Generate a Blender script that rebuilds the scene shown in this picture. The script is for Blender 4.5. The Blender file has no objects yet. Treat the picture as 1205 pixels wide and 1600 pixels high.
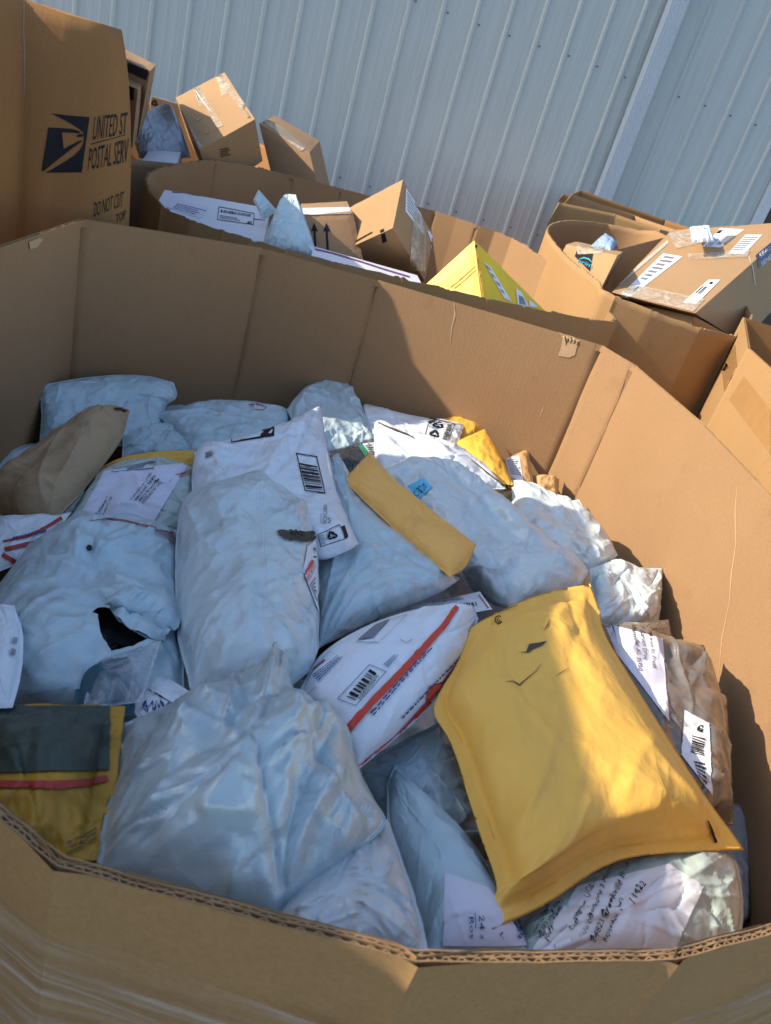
import bpy, bmesh, math, random
import numpy as np
from mathutils import Vector, Matrix
from mathutils.bvhtree import BVHTree
from mathutils.geometry import tessellate_polygon

# ------------------------------------------------------------------ camera / light / exposure
CAM_H = 1.50
FPX, ROLL, PITCH = 1157.0, math.radians(17.6), math.radians(27.15)
PW, PH = 1205.0, 1600.0
sc = bpy.context.scene
COL = sc.collection
cR, sR, cP, sP = math.cos(ROLL), math.sin(ROLL), math.cos(PITCH), math.sin(PITCH)
_R = Vector((cR, sR * sP, sR * cP)); _U = Vector((-sR, cR * sP, cR * cP)); _F = Vector((0, cP, -sP))
cam_d = bpy.data.cameras.new('camera'); cam = bpy.data.objects.new('camera', cam_d); COL.objects.link(cam)
m = Matrix((( _R.x, _U.x, -_F.x, 0), (_R.y, _U.y, -_F.y, 0), (_R.z, _U.z, -_F.z, CAM_H), (0, 0, 0, 1)))
cam.matrix_world = m
cam_d.sensor_fit = 'AUTO'; cam_d.sensor_width = 36.0; cam_d.lens = FPX / PH * 36.0
cam_d.clip_start = 0.02; cam_d.clip_end = 500
cam_d.dof.use_dof = True; cam_d.dof.focus_distance = 0.85; cam_d.dof.aperture_fstop = 20.0
sc.camera = cam

SUN_DIR = Vector((1.0, 0.255, -0.55)).normalized()      # direction the light travels
el = math.asin(-SUN_DIR.z); az = math.atan2(-SUN_DIR.x, -SUN_DIR.y)
world = bpy.data.worlds.new('World'); sc.world = world; world.use_nodes = True
wn = world.node_tree; wn.nodes.clear()
sky = wn.nodes.new('ShaderNodeTexSky'); sky.sky_type = 'NISHITA'; sky.sun_disc = False
sky.sun_elevation = el; sky.sun_rotation = az; sky.air_density = 1.0; sky.dust_density = 1.0; sky.ozone_density = 0.6
bg = wn.nodes.new('ShaderNodeBackground'); bg.inputs['Strength'].default_value = 0.15
wo = wn.nodes.new('ShaderNodeOutputWorld')
wn.links.new(sky.outputs[0], bg.inputs[0]); wn.links.new(bg.outputs[0], wo.inputs[0])
sun_d = bpy.data.lights.new('sun', 'SUN'); sun_d.energy = 3.55; sun_d.angle = math.radians(0.55); sun_d.color = (1.0, 0.86, 0.66)
sun = bpy.data.objects.new('sun', sun_d); COL.objects.link(sun)
sun.rotation_euler = SUN_DIR.to_track_quat('-Z', 'Y').to_euler(); sun.location = (-8, -2, 6)
sc.view_settings.view_transform = 'Standard'; sc.view_settings.look = 'None'
sc.view_settings.exposure = 0.99; sc.view_settings.gamma = 1.0
sc.view_settings.use_curve_mapping = False

RNG = np.random.default_rng(7)
random.seed(5)

# ------------------------------------------------------------------ geometry helpers
def rays(px, py):
    x = (np.asarray(px, float) - PW / 2) / FPX; y = -(np.asarray(py, float) - PH / 2) / FPX
    return np.stack([cR * x - sR * y, cP + (sR * x + cR * y) * sP, -sP + (sR * x + cR * y) * cP], -1)
def onz(px, py, z):                 # z: height relative to the camera
    d = rays(px, py); p = d * (np.asarray(z, float) / d[..., 2])[..., None]
    p[..., 2] += CAM_H; return p
def onY(px, py, Y):
    d = rays(px, py); p = d * (np.asarray(Y, float) / d[..., 1])[..., None]
    p[..., 2] += CAM_H; return p
def vnoise(u, v, freq, seed):
    """smooth value noise on u,v arrays"""
    r = np.random.default_rng(seed); n = int(freq) + 4
    L = r.uniform(-1, 1, (n, n)); x = u * freq; y = v * freq
    xi = np.clip(np.floor(x).astype(int), 0, n - 2); yi = np.clip(np.floor(y).astype(int), 0, n - 2)
    fx = x - xi; fy = y - yi; fx = fx * fx * (3 - 2 * fx); fy = fy * fy * (3 - 2 * fy)
    return (L[xi, yi] * (1 - fx) + L[xi + 1, yi] * fx) * (1 - fy) + (L[xi, yi + 1] * (1 - fx) + L[xi + 1, yi + 1] * fx) * fy

def mesh_obj(name, verts, faces, mat, parent=None, origin=None, smooth=True, uv=None):
    """verts in world metres; local coordinates are relative to the origin (or to the parent's origin)"""
    V = np.asarray(verts, float).reshape(-1, 3)
    if parent is not None: o0 = np.array(parent['_o'])
    else: o0 = np.array(origin if origin is not None else [V[:, 0].mean(), V[:, 1].mean(), V[:, 2].min()])
    me = bpy.data.meshes.new(name)
    me.from_pydata((V - o0).tolist(), [], [list(map(int, f)) for f in faces])
    if uv is not None:
        lay = me.uv_layers.new(name='UVMap'); idx = np.empty(len(me.loops), dtype=np.int32)
        me.loops.foreach_get('vertex_index', idx)
        lay.data.foreach_set('uv', np.asarray(uv, np.float32)[idx].ravel())
    me.materials.append(mat)
    if smooth: me.polygons.foreach_set('use_smooth', [True] * len(me.polygons))
    me.update()
    ob = bpy.data.objects.new(name, me); COL.objects.link(ob)
    if parent is not None: ob.parent = parent
    else: ob.location = o0
    ob['_o'] = o0.tolist()
    return ob
def empty(name, loc):
    o = bpy.data.objects.new(name, None); COL.objects.link(o); o.location = loc; o['_o'] = list(map(float, loc))
    o.empty_display_size = 0.05
    return o
def tag(o, label=None, cat=None, group=None, kind=None):
    if label: o['label'] = label
    if cat: o['category'] = cat
    if group: o['group'] = group
    if kind: o['kind'] = kind
    return o

# ------------------------------------------------------------------ materials
def nt(name):
    mt = bpy.data.materials.new(name); mt.use_nodes = True
    t = mt.node_tree; t.nodes.clear()
    out = t.nodes.new('ShaderNodeOutputMaterial'); b = t.nodes.new('ShaderNodeBsdfPrincipled')
    t.links.new(b.outputs[0], out.inputs[0])
    return mt, t, b, out
def ramp(t, stops):
    r = t.nodes.new('ShaderNodeValToRGB'); e = r.color_ramp.elements
    while len(e) < len(stops): e.new(0.5)
    for k, (p, c) in enumerate(stops): e[k].position = p; e[k].color = (*c, 1) if len(c) == 3 else c
    return r
def noise(t, vec, scale, detail=4, rough=0.55, typ=None, dist=0.0):
    n = t.nodes.new('ShaderNodeTexNoise'); n.inputs['Scale'].default_value = scale
    n.inputs['Detail'].default_value = detail; n.inputs['Roughness'].default_value = rough
    n.inputs['Distortion'].default_value = dist
    if typ: n.noise_type = typ
    t.links.new(vec, n.inputs['Vector']); return n
def math_n(t, op, a, b=None):
    n = t.nodes.new('ShaderNodeMath'); n.operation = op
    for k, x in enumerate((a, b)):
        if x is None: continue
        if isinstance(x, (int, float)): n.inputs[k].default_value = x
        else: t.links.new(x, n.inputs[k])
    return n.outputs[0]
def bump(t, h, dist, strength=1.0, prev=None):
    b = t.nodes.new('ShaderNodeBump'); b.inputs['Distance'].default_value = dist; b.inputs['Strength'].default_value = strength
    t.links.new(h, b.inputs['Height'])
    if prev is not None: t.links.new(prev, b.inputs['Normal'])
    return b.outputs[0]
def mix(t, fac, a, b, mode='MIX'):
    n = t.nodes.new('ShaderNodeMix'); n.data_type = 'RGBA'; n.blend_type = mode
    if isinstance(fac, (int, float)): n.inputs[0].default_value = fac
    else: t.links.new(fac, n.inputs[0])
    for i, x in ((6, a), (7, b)):
        if isinstance(x, tuple): n.inputs[i].default_value = (*x, 1)
        else: t.links.new(x, n.inputs[i])
    return n.outputs[2]

def mat_poly(name, col, dirt=(0.24, 0.21, 0.18), dirt_amt=0.5, rough=0.33, crumple=1.0, spec=0.55, metal=0.0, coat=0.3):
    """thin plastic or paper mailer skin: smudges, creases, soft sheen"""
    mt, t, b, _ = nt(name)
    tc = t.nodes.new('ShaderNodeTexCoord'); v = tc.outputs['Object']
    big = noise(t, v, 7, 5, 0.6); sm = noise(t, v, 26, 6, 0.7, dist=0.6); spk = noise(t, v, 120, 3, 0.6)
    f1 = ramp(t, [(0.5, (0, 0, 0)), (0.72, (1, 1, 1))]); t.links.new(sm.outputs[0], f1.inputs[0])
    f2 = ramp(t, [(0.42, (0, 0, 0)), (0.68, (1, 1, 1))]); t.links.new(big.outputs[0], f2.inputs[0])
    fac = math_n(t, 'MULTIPLY', f1.outputs[0], f2.outputs[0]); fac = math_n(t, 'MULTIPLY', fac, dirt_amt)
    var = mix(t, big.outputs[0], tuple(c * 0.90 for c in col), tuple(min(1, c * 1.08) for c in col))
    c = mix(t, fac, var, dirt)
    f3 = ramp(t, [(0.68, (0, 0, 0)), (0.76, (1, 1, 1))]); t.links.new(spk.outputs[0], f3.inputs[0])
    c = mix(t, math_n(t, 'MULTIPLY', f3.outputs[0], math_n(t, 'MULTIPLY', f2.outputs[0], 0.25 * dirt_amt)), c, (0.16, 0.13, 0.11))
    t.links.new(c, b.inputs['Base Color'])
    rg = math_n(t, 'ADD', math_n(t, 'MULTIPLY', big.outputs[0], 0.22), rough - 0.10)
    t.links.new(rg, b.inputs['Roughness'])
    b.inputs['Specular IOR Level'].default_value = spec; b.inputs['Metallic'].default_value = metal
    b.inputs['Coat Weight'].default_value = coat; b.inputs['Coat Roughness'].default_value = 0.16
    wv = t.nodes.new('ShaderNodeVectorMath'); wv.operation = 'MULTIPLY_ADD'; wn_ = noise(t, v, 9, 3, 0.6)
    st = t.nodes.new('ShaderNodeMapping'); st.inputs['Rotation'].default_value = (0.4, 0.2, (len(name) * 0.7) % 3.1); st.inputs['Scale'].default_value = (1.0, 0.36, 0.7); t.links.new(v, st.inputs[0])
    t.links.new(wn_.outputs[1], wv.inputs[0]); wv.inputs[1].default_value = (0.04, 0.04, 0.04); t.links.new(st.outputs[0], wv.inputs[2])
    n = None
    for sc_, dist, st_ in ((13.0, 0.012, 0.45), (30.0, 0.010, 0.7), (80.0, 0.0045, 0.75)):
        vo = t.nodes.new('ShaderNodeTexVoronoi'); vo.feature = 'F1'; vo.inputs['Scale'].default_value = sc_; vo.inputs['Randomness'].default_value = 1.0
        t.links.new(wv.outputs[0], vo.inputs['Vector'])
        mk = noise(t, v, sc_ * 0.33, 2, 0.5); rm = ramp(t, [(0.40, (0.1, 0.1, 0.1)), (0.62, (1, 1, 1))]); t.links.new(mk.outputs[0], rm.inputs[0])
        n = bump(t, math_n(t, 'MULTIPLY', vo.outputs['Distance'], rm.outputs[0]), dist * crumple, st_, n)
    r3 = noise(t, v, 160, 3, 0.6)
    n = bump(t, r3.outputs[0], 0.0008, 0.6, n)
    t.links.new(n, b.inputs['Normal'])
    return mt

def mat_card(name, col, flute=0.0, rough=0.85, var=0.10, bumpd=0.0010):
    """corrugated board: liner fibre, soft blotches, washboarding along UV.x (metres)"""
    mt, t, b, _ = nt(name)
    tc = t.nodes.new('ShaderNodeTexCoord'); v = tc.outputs['Object']
    big = noise(t, v, 3.0, 5, 0.6); fib = noise(t, v, 350, 3, 0.6); mid = noise(t, v, 22, 5, 0.65)
    c = mix(t, big.outputs[0], tuple(x * (1 - var * 1.6) for x in col), tuple(min(1, x * (1 + var * 1.4)) for x in col))
    r = ramp(t, [(0.35, (0.86, 0.85, 0.84)), (0.65, (1.06, 1.06, 1.06))]); t.links.new(fib.outputs[0], r.inputs[0])
    c = mix(t, 0.6, c, r.outputs[0], 'MULTIPLY')
    r2 = ramp(t, [(0.60, (1, 1, 1)), (0.80, (0.80, 0.77, 0.74))]); t.links.new(mid.outputs[0], r2.inputs[0])
    c = mix(t, 0.7, c, r2.outputs[0], 'MULTIPLY')
    scn = t.nodes.new('ShaderNodeMapping'); scn.inputs['Scale'].default_value = (7, 7, 1.2); t.links.new(v, scn.inputs[0])
    sn = noise(t, scn.outputs[0], 9, 6, 0.75, dist=1.5); r4 = ramp(t, [(0.66, (1, 1, 1)), (0.72, (1.22, 1.22, 1.22)), (0.78, (1, 1, 1))]); t.links.new(sn.outputs[0], r4.inputs[0])
    c = mix(t, 0.8, c, r4.outputs[0], 'MULTIPLY')
    t.links.new(c, b.inputs['Base Color']); b.inputs['Roughness'].default_value = rough
    b.inputs['Specular IOR Level'].default_value = 0.25
    n = bump(t, mid.outputs[0], bumpd, 0.7); n = bump(t, fib.outputs[0], 0.00015, 0.6, n)
    if flute > 0:
        uvn = t.nodes.new('ShaderNodeUVMap'); sp = t.nodes.new('ShaderNodeSeparateXYZ'); t.links.new(uvn.outputs[0], sp.inputs[0])
        wob = math_n(t, 'MULTIPLY', math_n(t, 'SUBTRACT', mid.outputs[0], 0.5), 2.2)
        s = math_n(t, 'SINE', math_n(t, 'ADD', math_n(t, 'MULTIPLY', sp.outputs[0], 2 * math.pi / 0.0085), wob))
        s = math_n(t, 'MULTIPLY', s, math_n(t, 'ADD', big.outputs[0], 0.15))
        n = bump(t, s, flute, 1.0, n)
    t.links.new(n, b.inputs['Normal'])
    return mt

def mat_plain(name, col, rough=0.6, spec=0.4, metal=0.0, var=0.06, bumps=0.0, scale=40):
    mt, t, b, _ = nt(name)
    tc = t.nodes.new('ShaderNodeTexCoord'); n1 = noise(t, tc.outputs['Object'], scale, 5, 0.6)
    c = mix(t, n1.outputs[0], tuple(x * (1 - var * 2) for x in col), tuple(min(1, x * (1 + var * 2)) for x in col))
    t.links.new(c, b.inputs['Base Color']); b.inputs['Roughness'].default_value = rough
    b.inputs['Specular IOR Level'].default_value = spec; b.inputs['Metallic'].default_value = metal
    if bumps: t.links.new(bump(t, n1.outputs[0], bumps, 0.8), b.inputs['Normal'])
    return mt

def mat_clear(name, col, alpha, rough=0.15):
    """clear tape or film: mostly see-through, glossy, cloudy where wrinkled"""
    mt, t, b, out = nt(name)
    tc = t.nodes.new('ShaderNodeTexCoord'); n1 = noise(t, tc.outputs['Object'], 26, 5, 0.7, dist=0.8)
    r = ramp(t, [(0.40, (alpha * 0.45,) * 3), (0.66, (min(1, alpha * 1.9),) * 3)]); t.links.new(n1.outputs[0], r.inputs[0])
    b.inputs['Base Color'].default_value = (*col, 1); b.inputs['Roughness'].default_value = rough
    b.inputs['Specular IOR Level'].default_value = 0.7
    tr = t.nodes.new('ShaderNodeBsdfTransparent'); mx = t.nodes.new('ShaderNodeMixShader')
    t.links.new(r.outputs[0], mx.inputs[0]); t.links.new(tr.outputs[0], mx.inputs[1]); t.links.new(b.outputs[0], mx.inputs[2])
    t.links.new(mx.outputs[0], out.inputs[0])
    n2 = noise(t, tc.outputs['Object'], 60, 3, 0.6, 'RIDGED_MULTIFRACTAL')
    t.links.new(bump(t, n2.outputs[0], 0.0015, 0.9), b.inputs['Normal'])
    return mt
def mat_film(name):
    """stretch wrap: streaks along UV.x"""
    mt, t, b, out = nt(name)
    uvn = t.nodes.new('ShaderNodeUVMap'); mp = t.nodes.new('ShaderNodeMapping'); mp.inputs['Scale'].default_value = (5, 110, 1)
    t.links.new(uvn.outputs[0], mp.inputs[0]); n1 = noise(t, mp.outputs[0], 1.6, 5, 0.65, dist=0.4)
    r = ramp(t, [(0.46, (0.02,) * 3), (0.58, (0.16,) * 3), (0.72, (0.55,) * 3)]); t.links.new(n1.outputs[0], r.inputs[0])
    b.inputs['Base Color'].default_value = (0.62, 0.62, 0.63, 1); b.inputs['Roughness'].default_value = 0.22
    tr = t.nodes.new('ShaderNodeBsdfTransparent'); mx = t.nodes.new('ShaderNodeMixShader')
    t.links.new(r.outputs[0], mx.inputs[0]); t.links.new(tr.outputs[0], mx.inputs[1]); t.links.new(b.outputs[0], mx.inputs[2])
    t.links.new(mx.outputs[0], out.inputs[0]); t.links.new(bump(t, n1.outputs[0], 0.003, 1.0), b.inputs['Normal'])
    return mt

M = {}
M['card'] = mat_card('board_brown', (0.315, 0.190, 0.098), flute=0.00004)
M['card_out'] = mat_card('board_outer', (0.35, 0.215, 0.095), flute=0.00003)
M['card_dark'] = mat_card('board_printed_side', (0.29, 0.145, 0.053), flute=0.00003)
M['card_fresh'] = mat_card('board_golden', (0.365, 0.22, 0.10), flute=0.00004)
M['carton'] = mat_card('carton_board', (0.38, 0.24, 0.125), var=0.08)
M['carton_dk'] = mat_card('carton_board_dull', (0.33, 0.21, 0.12), var=0.08)
M['edge'] = mat_card('board_edge', (0.30, 0.19, 0.10), var=0.15)
M['poly'] = mat_poly('poly_grey', (0.55, 0.65, 0.68))
M['poly_cool'] = mat_poly('poly_grey_cool', (0.48, 0.615, 0.67), dirt_amt=0.45)
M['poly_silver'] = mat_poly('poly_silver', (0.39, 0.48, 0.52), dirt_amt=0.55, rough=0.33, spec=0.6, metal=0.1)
M['poly_green'] = mat_poly('poly_grey_green', (0.44, 0.53, 0.50), dirt_amt=0.5)
M['poly_white'] = mat_poly('poly_white', (0.72, 0.78, 0.84), dirt_amt=0.22, rough=0.42)
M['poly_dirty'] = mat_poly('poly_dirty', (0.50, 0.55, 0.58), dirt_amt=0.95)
M['tyvek'] = mat_poly('fibre_white', (0.75, 0.80, 0.86), dirt_amt=0.2, rough=0.5, crumple=0.6, coat=0.0)
M['yellow'] = mat_poly('kraft_gold', (0.90, 0.51, 0.095), dirt=(0.34, 0.22, 0.07), dirt_amt=0.3, rough=0.5, crumple=0.33, spec=0.35, coat=0.0)
M['orange'] = mat_poly('kraft_orange', (0.78, 0.43, 0.06), dirt=(0.30, 0.18, 0.05), dirt_amt=0.3, rough=0.5, crumple=0.6, spec=0.35, coat=0.0)
M['ochre'] = mat_poly('kraft_ochre', (0.50, 0.27, 0.035), dirt=(0.22, 0.13, 0.03), dirt_amt=0.3, rough=0.5, crumple=0.9, spec=0.35, coat=0.0)
M['kraft'] = mat_poly('kraft_tan', (0.50, 0.325, 0.15), dirt=(0.25, 0.17, 0.10), dirt_amt=0.4, rough=0.6, crumple=0.7, spec=0.3, coat=0.0)
M['paper_brown'] = mat_poly('paper_brown', (0.40, 0.275, 0.16), dirt=(0.2, 0.13, 0.08), dirt_amt=0.4, rough=0.65, crumple=0.6, spec=0.25, coat=0.0)
M['brown_film'] = mat_poly('brown_film', (0.165, 0.145, 0.128), dirt=(0.14, 0.10, 0.08), dirt_amt=0.4, rough=0.20, crumple=0.8, spec=0.6)
M['black_film'] = mat_poly('black_film', (0.03, 0.032, 0.035), dirt_amt=0.1, rough=0.3)
M['slate_film'] = mat_poly('slate_film', (0.36, 0.42, 0.50), dirt_amt=0.2, rough=0.35)
M['teal'] = mat_poly('teal_cloth', (0.03, 0.10, 0.14), dirt_amt=0.1, rough=0.7, coat=0.0)
M['blue_film'] = mat_poly('blue_film', (0.25, 0.36, 0.52), dirt_amt=0.1)
M['box_yellow'] = mat_plain('yellow_box_board', (0.78, 0.52, 0.012), rough=0.42, spec=0.45, var=0.05)
M['box_white'] = mat_plain('white_box_board', (0.70, 0.72, 0.78), rough=0.5, var=0.03)
M['label'] = mat_plain('label_paper', (0.74, 0.75, 0.79), rough=0.55, var=0.03, bumps=0.0003, scale=90)
M['label_lav'] = mat_plain('label_paper_lilac', (0.68, 0.67, 0.77), rough=0.55, var=0.03, bumps=0.0003, scale=90)
M['ink'] = mat_plain('black_ink', (0.018, 0.018, 0.022), rough=0.5, var=0.2, spec=0.08)
M['ink_blue'] = mat_plain('blue_ink', (0.04, 0.07, 0.22), rough=0.5, var=0.2, spec=0.08)
M['ink_grey'] = mat_plain('grey_ink', (0.22, 0.23, 0.27), rough=0.55, var=0.2, spec=0.08)
M['ink_brown'] = mat_plain('brown_ink', (0.055, 0.03, 0.02), rough=0.6, var=0.2, spec=0.08)
M['red'] = mat_plain('red_ink', (0.62, 0.055, 0.03), rough=0.42, var=0.06)
M['red_dk'] = mat_plain('dull_red_ink', (0.42, 0.035, 0.03), rough=0.45, var=0.06)
M['purple'] = mat_plain('purple_ink', (0.16, 0.05, 0.22), rough=0.5)
M['green'] = mat_plain('green_ink', (0.02, 0.22, 0.12), rough=0.5)
M['dkgreen'] = mat_poly('dark_green_print', (0.055, 0.075, 0.062), dirt=(0.05, 0.05, 0.04), dirt_amt=0.3, rough=0.5, crumple=0.8, spec=0.3, coat=0.0)
M['sticker'] = mat_plain('blue_sticker', (0.10, 0.50, 0.78), rough=0.45, var=0.04)
M['cyan'] = mat_plain('cyan_ink', (0.02, 0.36, 0.50), rough=0.5)
M['navy'] = mat_plain('navy_label', (0.03, 0.04, 0.12), rough=0.45)
M['hole'] = mat_plain('painted_hole_dark', (0.012, 0.012, 0.016), rough=0.7, var=0.2)
M['tear'] = mat_plain('torn_brown', (0.075, 0.055, 0.045), rough=0.9, var=0.3, bumps=0.001)
M['tape'] = mat_clear('clear_tape', (0.66, 0.58, 0.48), 0.42)
M['tape_brown'] = mat_plain('brown_tape', (0.36, 0.205, 0.085), rough=0.25, spec=0.5, var=0.08)
M['clear'] = mat_clear('clear_bag', (0.62, 0.66, 0.72), 0.34, 0.12)
M['film'] = mat_film('stretch_wrap')
M['print_glint_white'] = mat_plain('white_print_and_glint', (0.62, 0.56, 0.48), rough=0.6)  # white lettering, and the highlights painted on tape
M['wood'] = mat_plain('pallet_wood', (0.22, 0.16, 0.10), rough=0.85, var=0.2, bumps=0.002, scale=14)
M['torn_light'] = mat_card('torn_liner', (0.50, 0.34, 0.20), bumpd=0.002)
M['crease'] = mat_card('crease_worn', (0.34, 0.22, 0.125))

# ------------------------------------------------------------------ decals: print and paper laid on a surface, placed from photo pixels
BVH = {}
def bvh_of(ob):
    if ob.name not in BVH:
        me = ob.data; o0 = Vector(ob['_o'])
        BVH[ob.name] = BVHTree.FromPolygons([v.co + o0 for v in me.vertices], [tuple(p.vertices) for p in me.polygons])
    return BVH[ob.name]
CAMP = Vector((0, 0, CAM_H))
def project(ob, pts, off):
    t = bvh_of(ob); o0 = ob['_o']; out = []; last = None
    D = rays([p[0] for p in pts], [p[1] for p in pts])
    res = []
    for d in D:
        d = Vector(d).normalized(); h = t.ray_cast(CAMP, d)
        res.append((d, h))
    hd = [h[3] for d, h in res if h[0] is not None]
    med = float(np.median(hd)) if hd else (Vector(o0) - CAMP).length
    for d, h in res:
        if h[0] is None or abs(h[3] - med) > 0.25:
            q = CAMP + d * med; n = t.find_nearest(q)
            p, nn = n[0], n[1]
        else: p, nn = h[0], h[1]
        if nn.dot(d) > 0: nn = -nn
        out.append(p + (nn * 0.6 - d * 0.4) * off)
    return [tuple(p) for p in out]
def bil(q, s, t):
    q = [np.array(p, float) for p in q]
    return (q[0] * (1 - s) + q[1] * s) * (1 - t) + (q[3] * (1 - s) + q[2] * s) * t
def decal(host, parent, name, pts, faces, mat, off=0.0012, smooth=True):
    return mesh_obj(name, project(host, pts, off), faces, mat, parent, smooth=smooth)
def grid_quad(q, step=3.5):
    q = [np.array(p, float) for p in q]
    nu = max(1, int(max(np.linalg.norm(q[1] - q[0]), np.linalg.norm(q[2] - q[3])) / step))
    nv = max(1, int(max(np.linalg.norm(q[3] - q[0]), np.linalg.norm(q[2] - q[1])) / step))
    pts = [bil(q, i / nu, j / nv) for j in range(nv + 1) for i in range(nu + 1)]
    fs = [(j * (nu + 1) + i, j * (nu + 1) + i + 1, (j + 1) * (nu + 1) + i + 1, (j + 1) * (nu + 1) + i) for j in range(nv) for i in range(nu)]
    return pts, fs
def patch(host, name, q, mat, off=0.0012, parent=None, step=3.5):
    pts, fs = grid_quad(q, step)
    return decal(host, parent or host, name, pts, fs, mat, off)
def multi(host, name, quads, mat, off, parent=None, step=5):
    P, F = [], []
    for q in quads:
        pts, fs = grid_quad(q, step); k = len(P); P += pts; F += [tuple(x + k for x in f) for f in fs]
    return decal(host, parent or host, name, P, F, mat, off)
def poly_px(host, name, polys, mat, off=0.0014, parent=None):
    P, F = [], []
    for pl in polys:
        tri = tessellate_polygon([[Vector((x, y, 0)) for x, y in pl]]); pv = [np.array(p, float) for p in pl]; k = len(P); P += pv; T = [tuple(t) for t in tri]
        loc = list(pv); cache = {}
        for _ in range(5):                            # split long edges so that the shape can follow the surface
            nT = []; done = True
            for t in T:
                L = [np.linalg.norm(loc[t[i]] - loc[t[(i + 1) % 3]]) for i in range(3)]; i = int(np.argmax(L))
                if L[i] < 7: nT.append(t); continue
                done = False; a, b, c = t[i], t[(i + 1) % 3], t[(i + 2) % 3]; key = (min(a, b), max(a, b))
                if key not in cache: cache[key] = len(loc); loc.append((loc[a] + loc[b]) / 2)
                m_ = cache[key]; nT += [(a, m_, c), (m_, b, c)]
            T = nT
            if done: break
        P += loc[len(pv):]; F += [tuple(v + k for v in t) for t in T]
    return decal(host, parent or host, name, P, F, mat, off)
def stroke(host, name, pts, w, mat, off=0.0014, parent=None):
    """ribbon along a pixel polyline, width w (px) or list of widths"""
    pts = [np.array(p, float) for p in pts]; q = []
    ws = w if isinstance(w, (list, tuple)) else [w] * len(pts); W = []
    for k in range(len(pts) - 1):
        n = max(1, int(np.linalg.norm(pts[k + 1] - pts[k]) / 4))
        for i in range(n): q.append(pts[k] + (pts[k + 1] - pts[k]) * i / n); W.append(ws[k] + (ws[k + 1] - ws[k]) * i / n)
    q.append(pts[-1]); W.append(ws[-1]); P = []; nc = max(1, int(max(W) / 3))
    for k, p in enumerate(q):
        t = q[min(k + 1, len(q) - 1)] - q[max(k - 1, 0)]; t = t / (np.linalg.norm(t) + 1e-9); nrm = np.array([-t[1], t[0]])
        for c in range(nc + 1): P.append(p + nrm * W[k] * (0.5 - c / nc))
    F = [(k * (nc + 1) + c, k * (nc + 1) + c + 1, (k + 1) * (nc + 1) + c + 1, (k + 1) * (nc + 1) + c) for k in range(len(q) - 1) for c in range(nc)]
    return decal(host, parent or host, name, P, F, mat, off)
TXT = {}
def text_mesh(s):
    if s not in TXT:
        cu = bpy.data.curves.new('t', 'FONT'); cu.body = s; cu.resolution_u = 2; cu.fill_mode = 'FRONT'
        ob = bpy.data.objects.new('t', cu); me = ob.to_mesh()
        V = np.array([v.co[:2] for v in me.vertices]); Fc = [tuple(p.vertices) for p in me.polygons]
        ob.to_mesh_clear(); bpy.data.objects.remove(ob); bpy.data.curves.remove(cu)
        lo, hi = V.min(0), V.max(0); V = (V - lo) / np.maximum(hi - lo, 1e-6)
        TXT[s] = (V, Fc)
    return TXT[s]
def text(host, s, q, mat, off=0.0019, parent=None, name='lettering', slant=0.0, jit=0.0):
    """q: pixel quad TL,TR,BR,BL of the word's box"""
    V, Fc = text_mesh(s); pts = []
    for x, y in V:
        xx = x + slant * (y - 0.5)
        yy = y + (jit * math.sin(x * 23.0 + len(s)) if jit else 0)
        pts.append(bil(q, xx, 1 - yy))
    return decal(host, parent or host, name, pts, Fc, mat, off, smooth=False)
def sub(q, a, b, c, d):
    """sub-rectangle of a quad: s from a to b, t from c to d"""
    return [bil(q, a, c), bil(q, b, c), bil(q, b, d), bil(q, a, d)]
def barcode_quads(q, n, seed):
    r = random.Random(seed); x = 0; W = []
    while x < n:
        w = r.choice([1, 1, 1, 2, 3]); W.append((x / n, min(1, (x + w) / n))); x += w + r.choice([1, 1, 2, 2])
    return [sub(q, a, b, 0, 1) for a, b in W]
def barcode(host, q, n, seed, parent=None, mat=None, off=0.0019):
    return multi(host, 'barcode', barcode_quads(q, n, seed), mat or M['ink'], off, parent, 8)
def fine_print(host, q, rows, seed, mat, parent=None, off=0.0019, fill=0.55):
    """lines too small to read in the photograph: rows of broken dashes"""
    r = random.Random(seed); Q = []
    for k in range(rows):
        t0 = k / rows; t1 = t0 + fill / rows; x = 0.0; end = r.uniform(0.7, 1.0)
        while x < end:
            w = r.uniform(0.02, 0.07); Q.append(sub(q, x, min(x + w, end), t0, t1)); x += w + r.uniform(0.012, 0.02)
    return multi(host, 'fine_print', Q, mat, off, parent, 12)
def frame_quads(q, w):
    L = lambda a, b: np.linalg.norm(np.array(a, float) - np.array(b, float))
    a = w / max(L(q[0], q[1]), 1); b = w / max(L(q[0], q[3]), 1)
    return [sub(q, 0, 1, 0, b), sub(q, 0, 1, 1 - b, 1), sub(q, 0, a, b, 1 - b), sub(q, 1 - a, 1, b, 1 - b)]
def ragged(pl, amp, seed):
    r = random.Random(seed); out = []
    for k in range(len(pl)):
        a = np.array(pl[k], float); b = np.array(pl[(k + 1) % len(pl)], float); n = max(1, int(np.linalg.norm(b - a) / 3))
        for i in range(n): out.append(tuple(a + (b - a) * i / n + np.array([r.uniform(-amp, amp), r.uniform(-amp, amp)])))
    return out
def in_poly(x, y, pl):
    c = False; n = len(pl)
    for i in range(n):
        (x0, y0), (x1, y1) = pl[i], pl[i - 1]
        if (y0 > y) != (y1 > y) and x < (x1 - x0) * (y - y0) / (y1 - y0) + x0: c = not c
    return c
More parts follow.
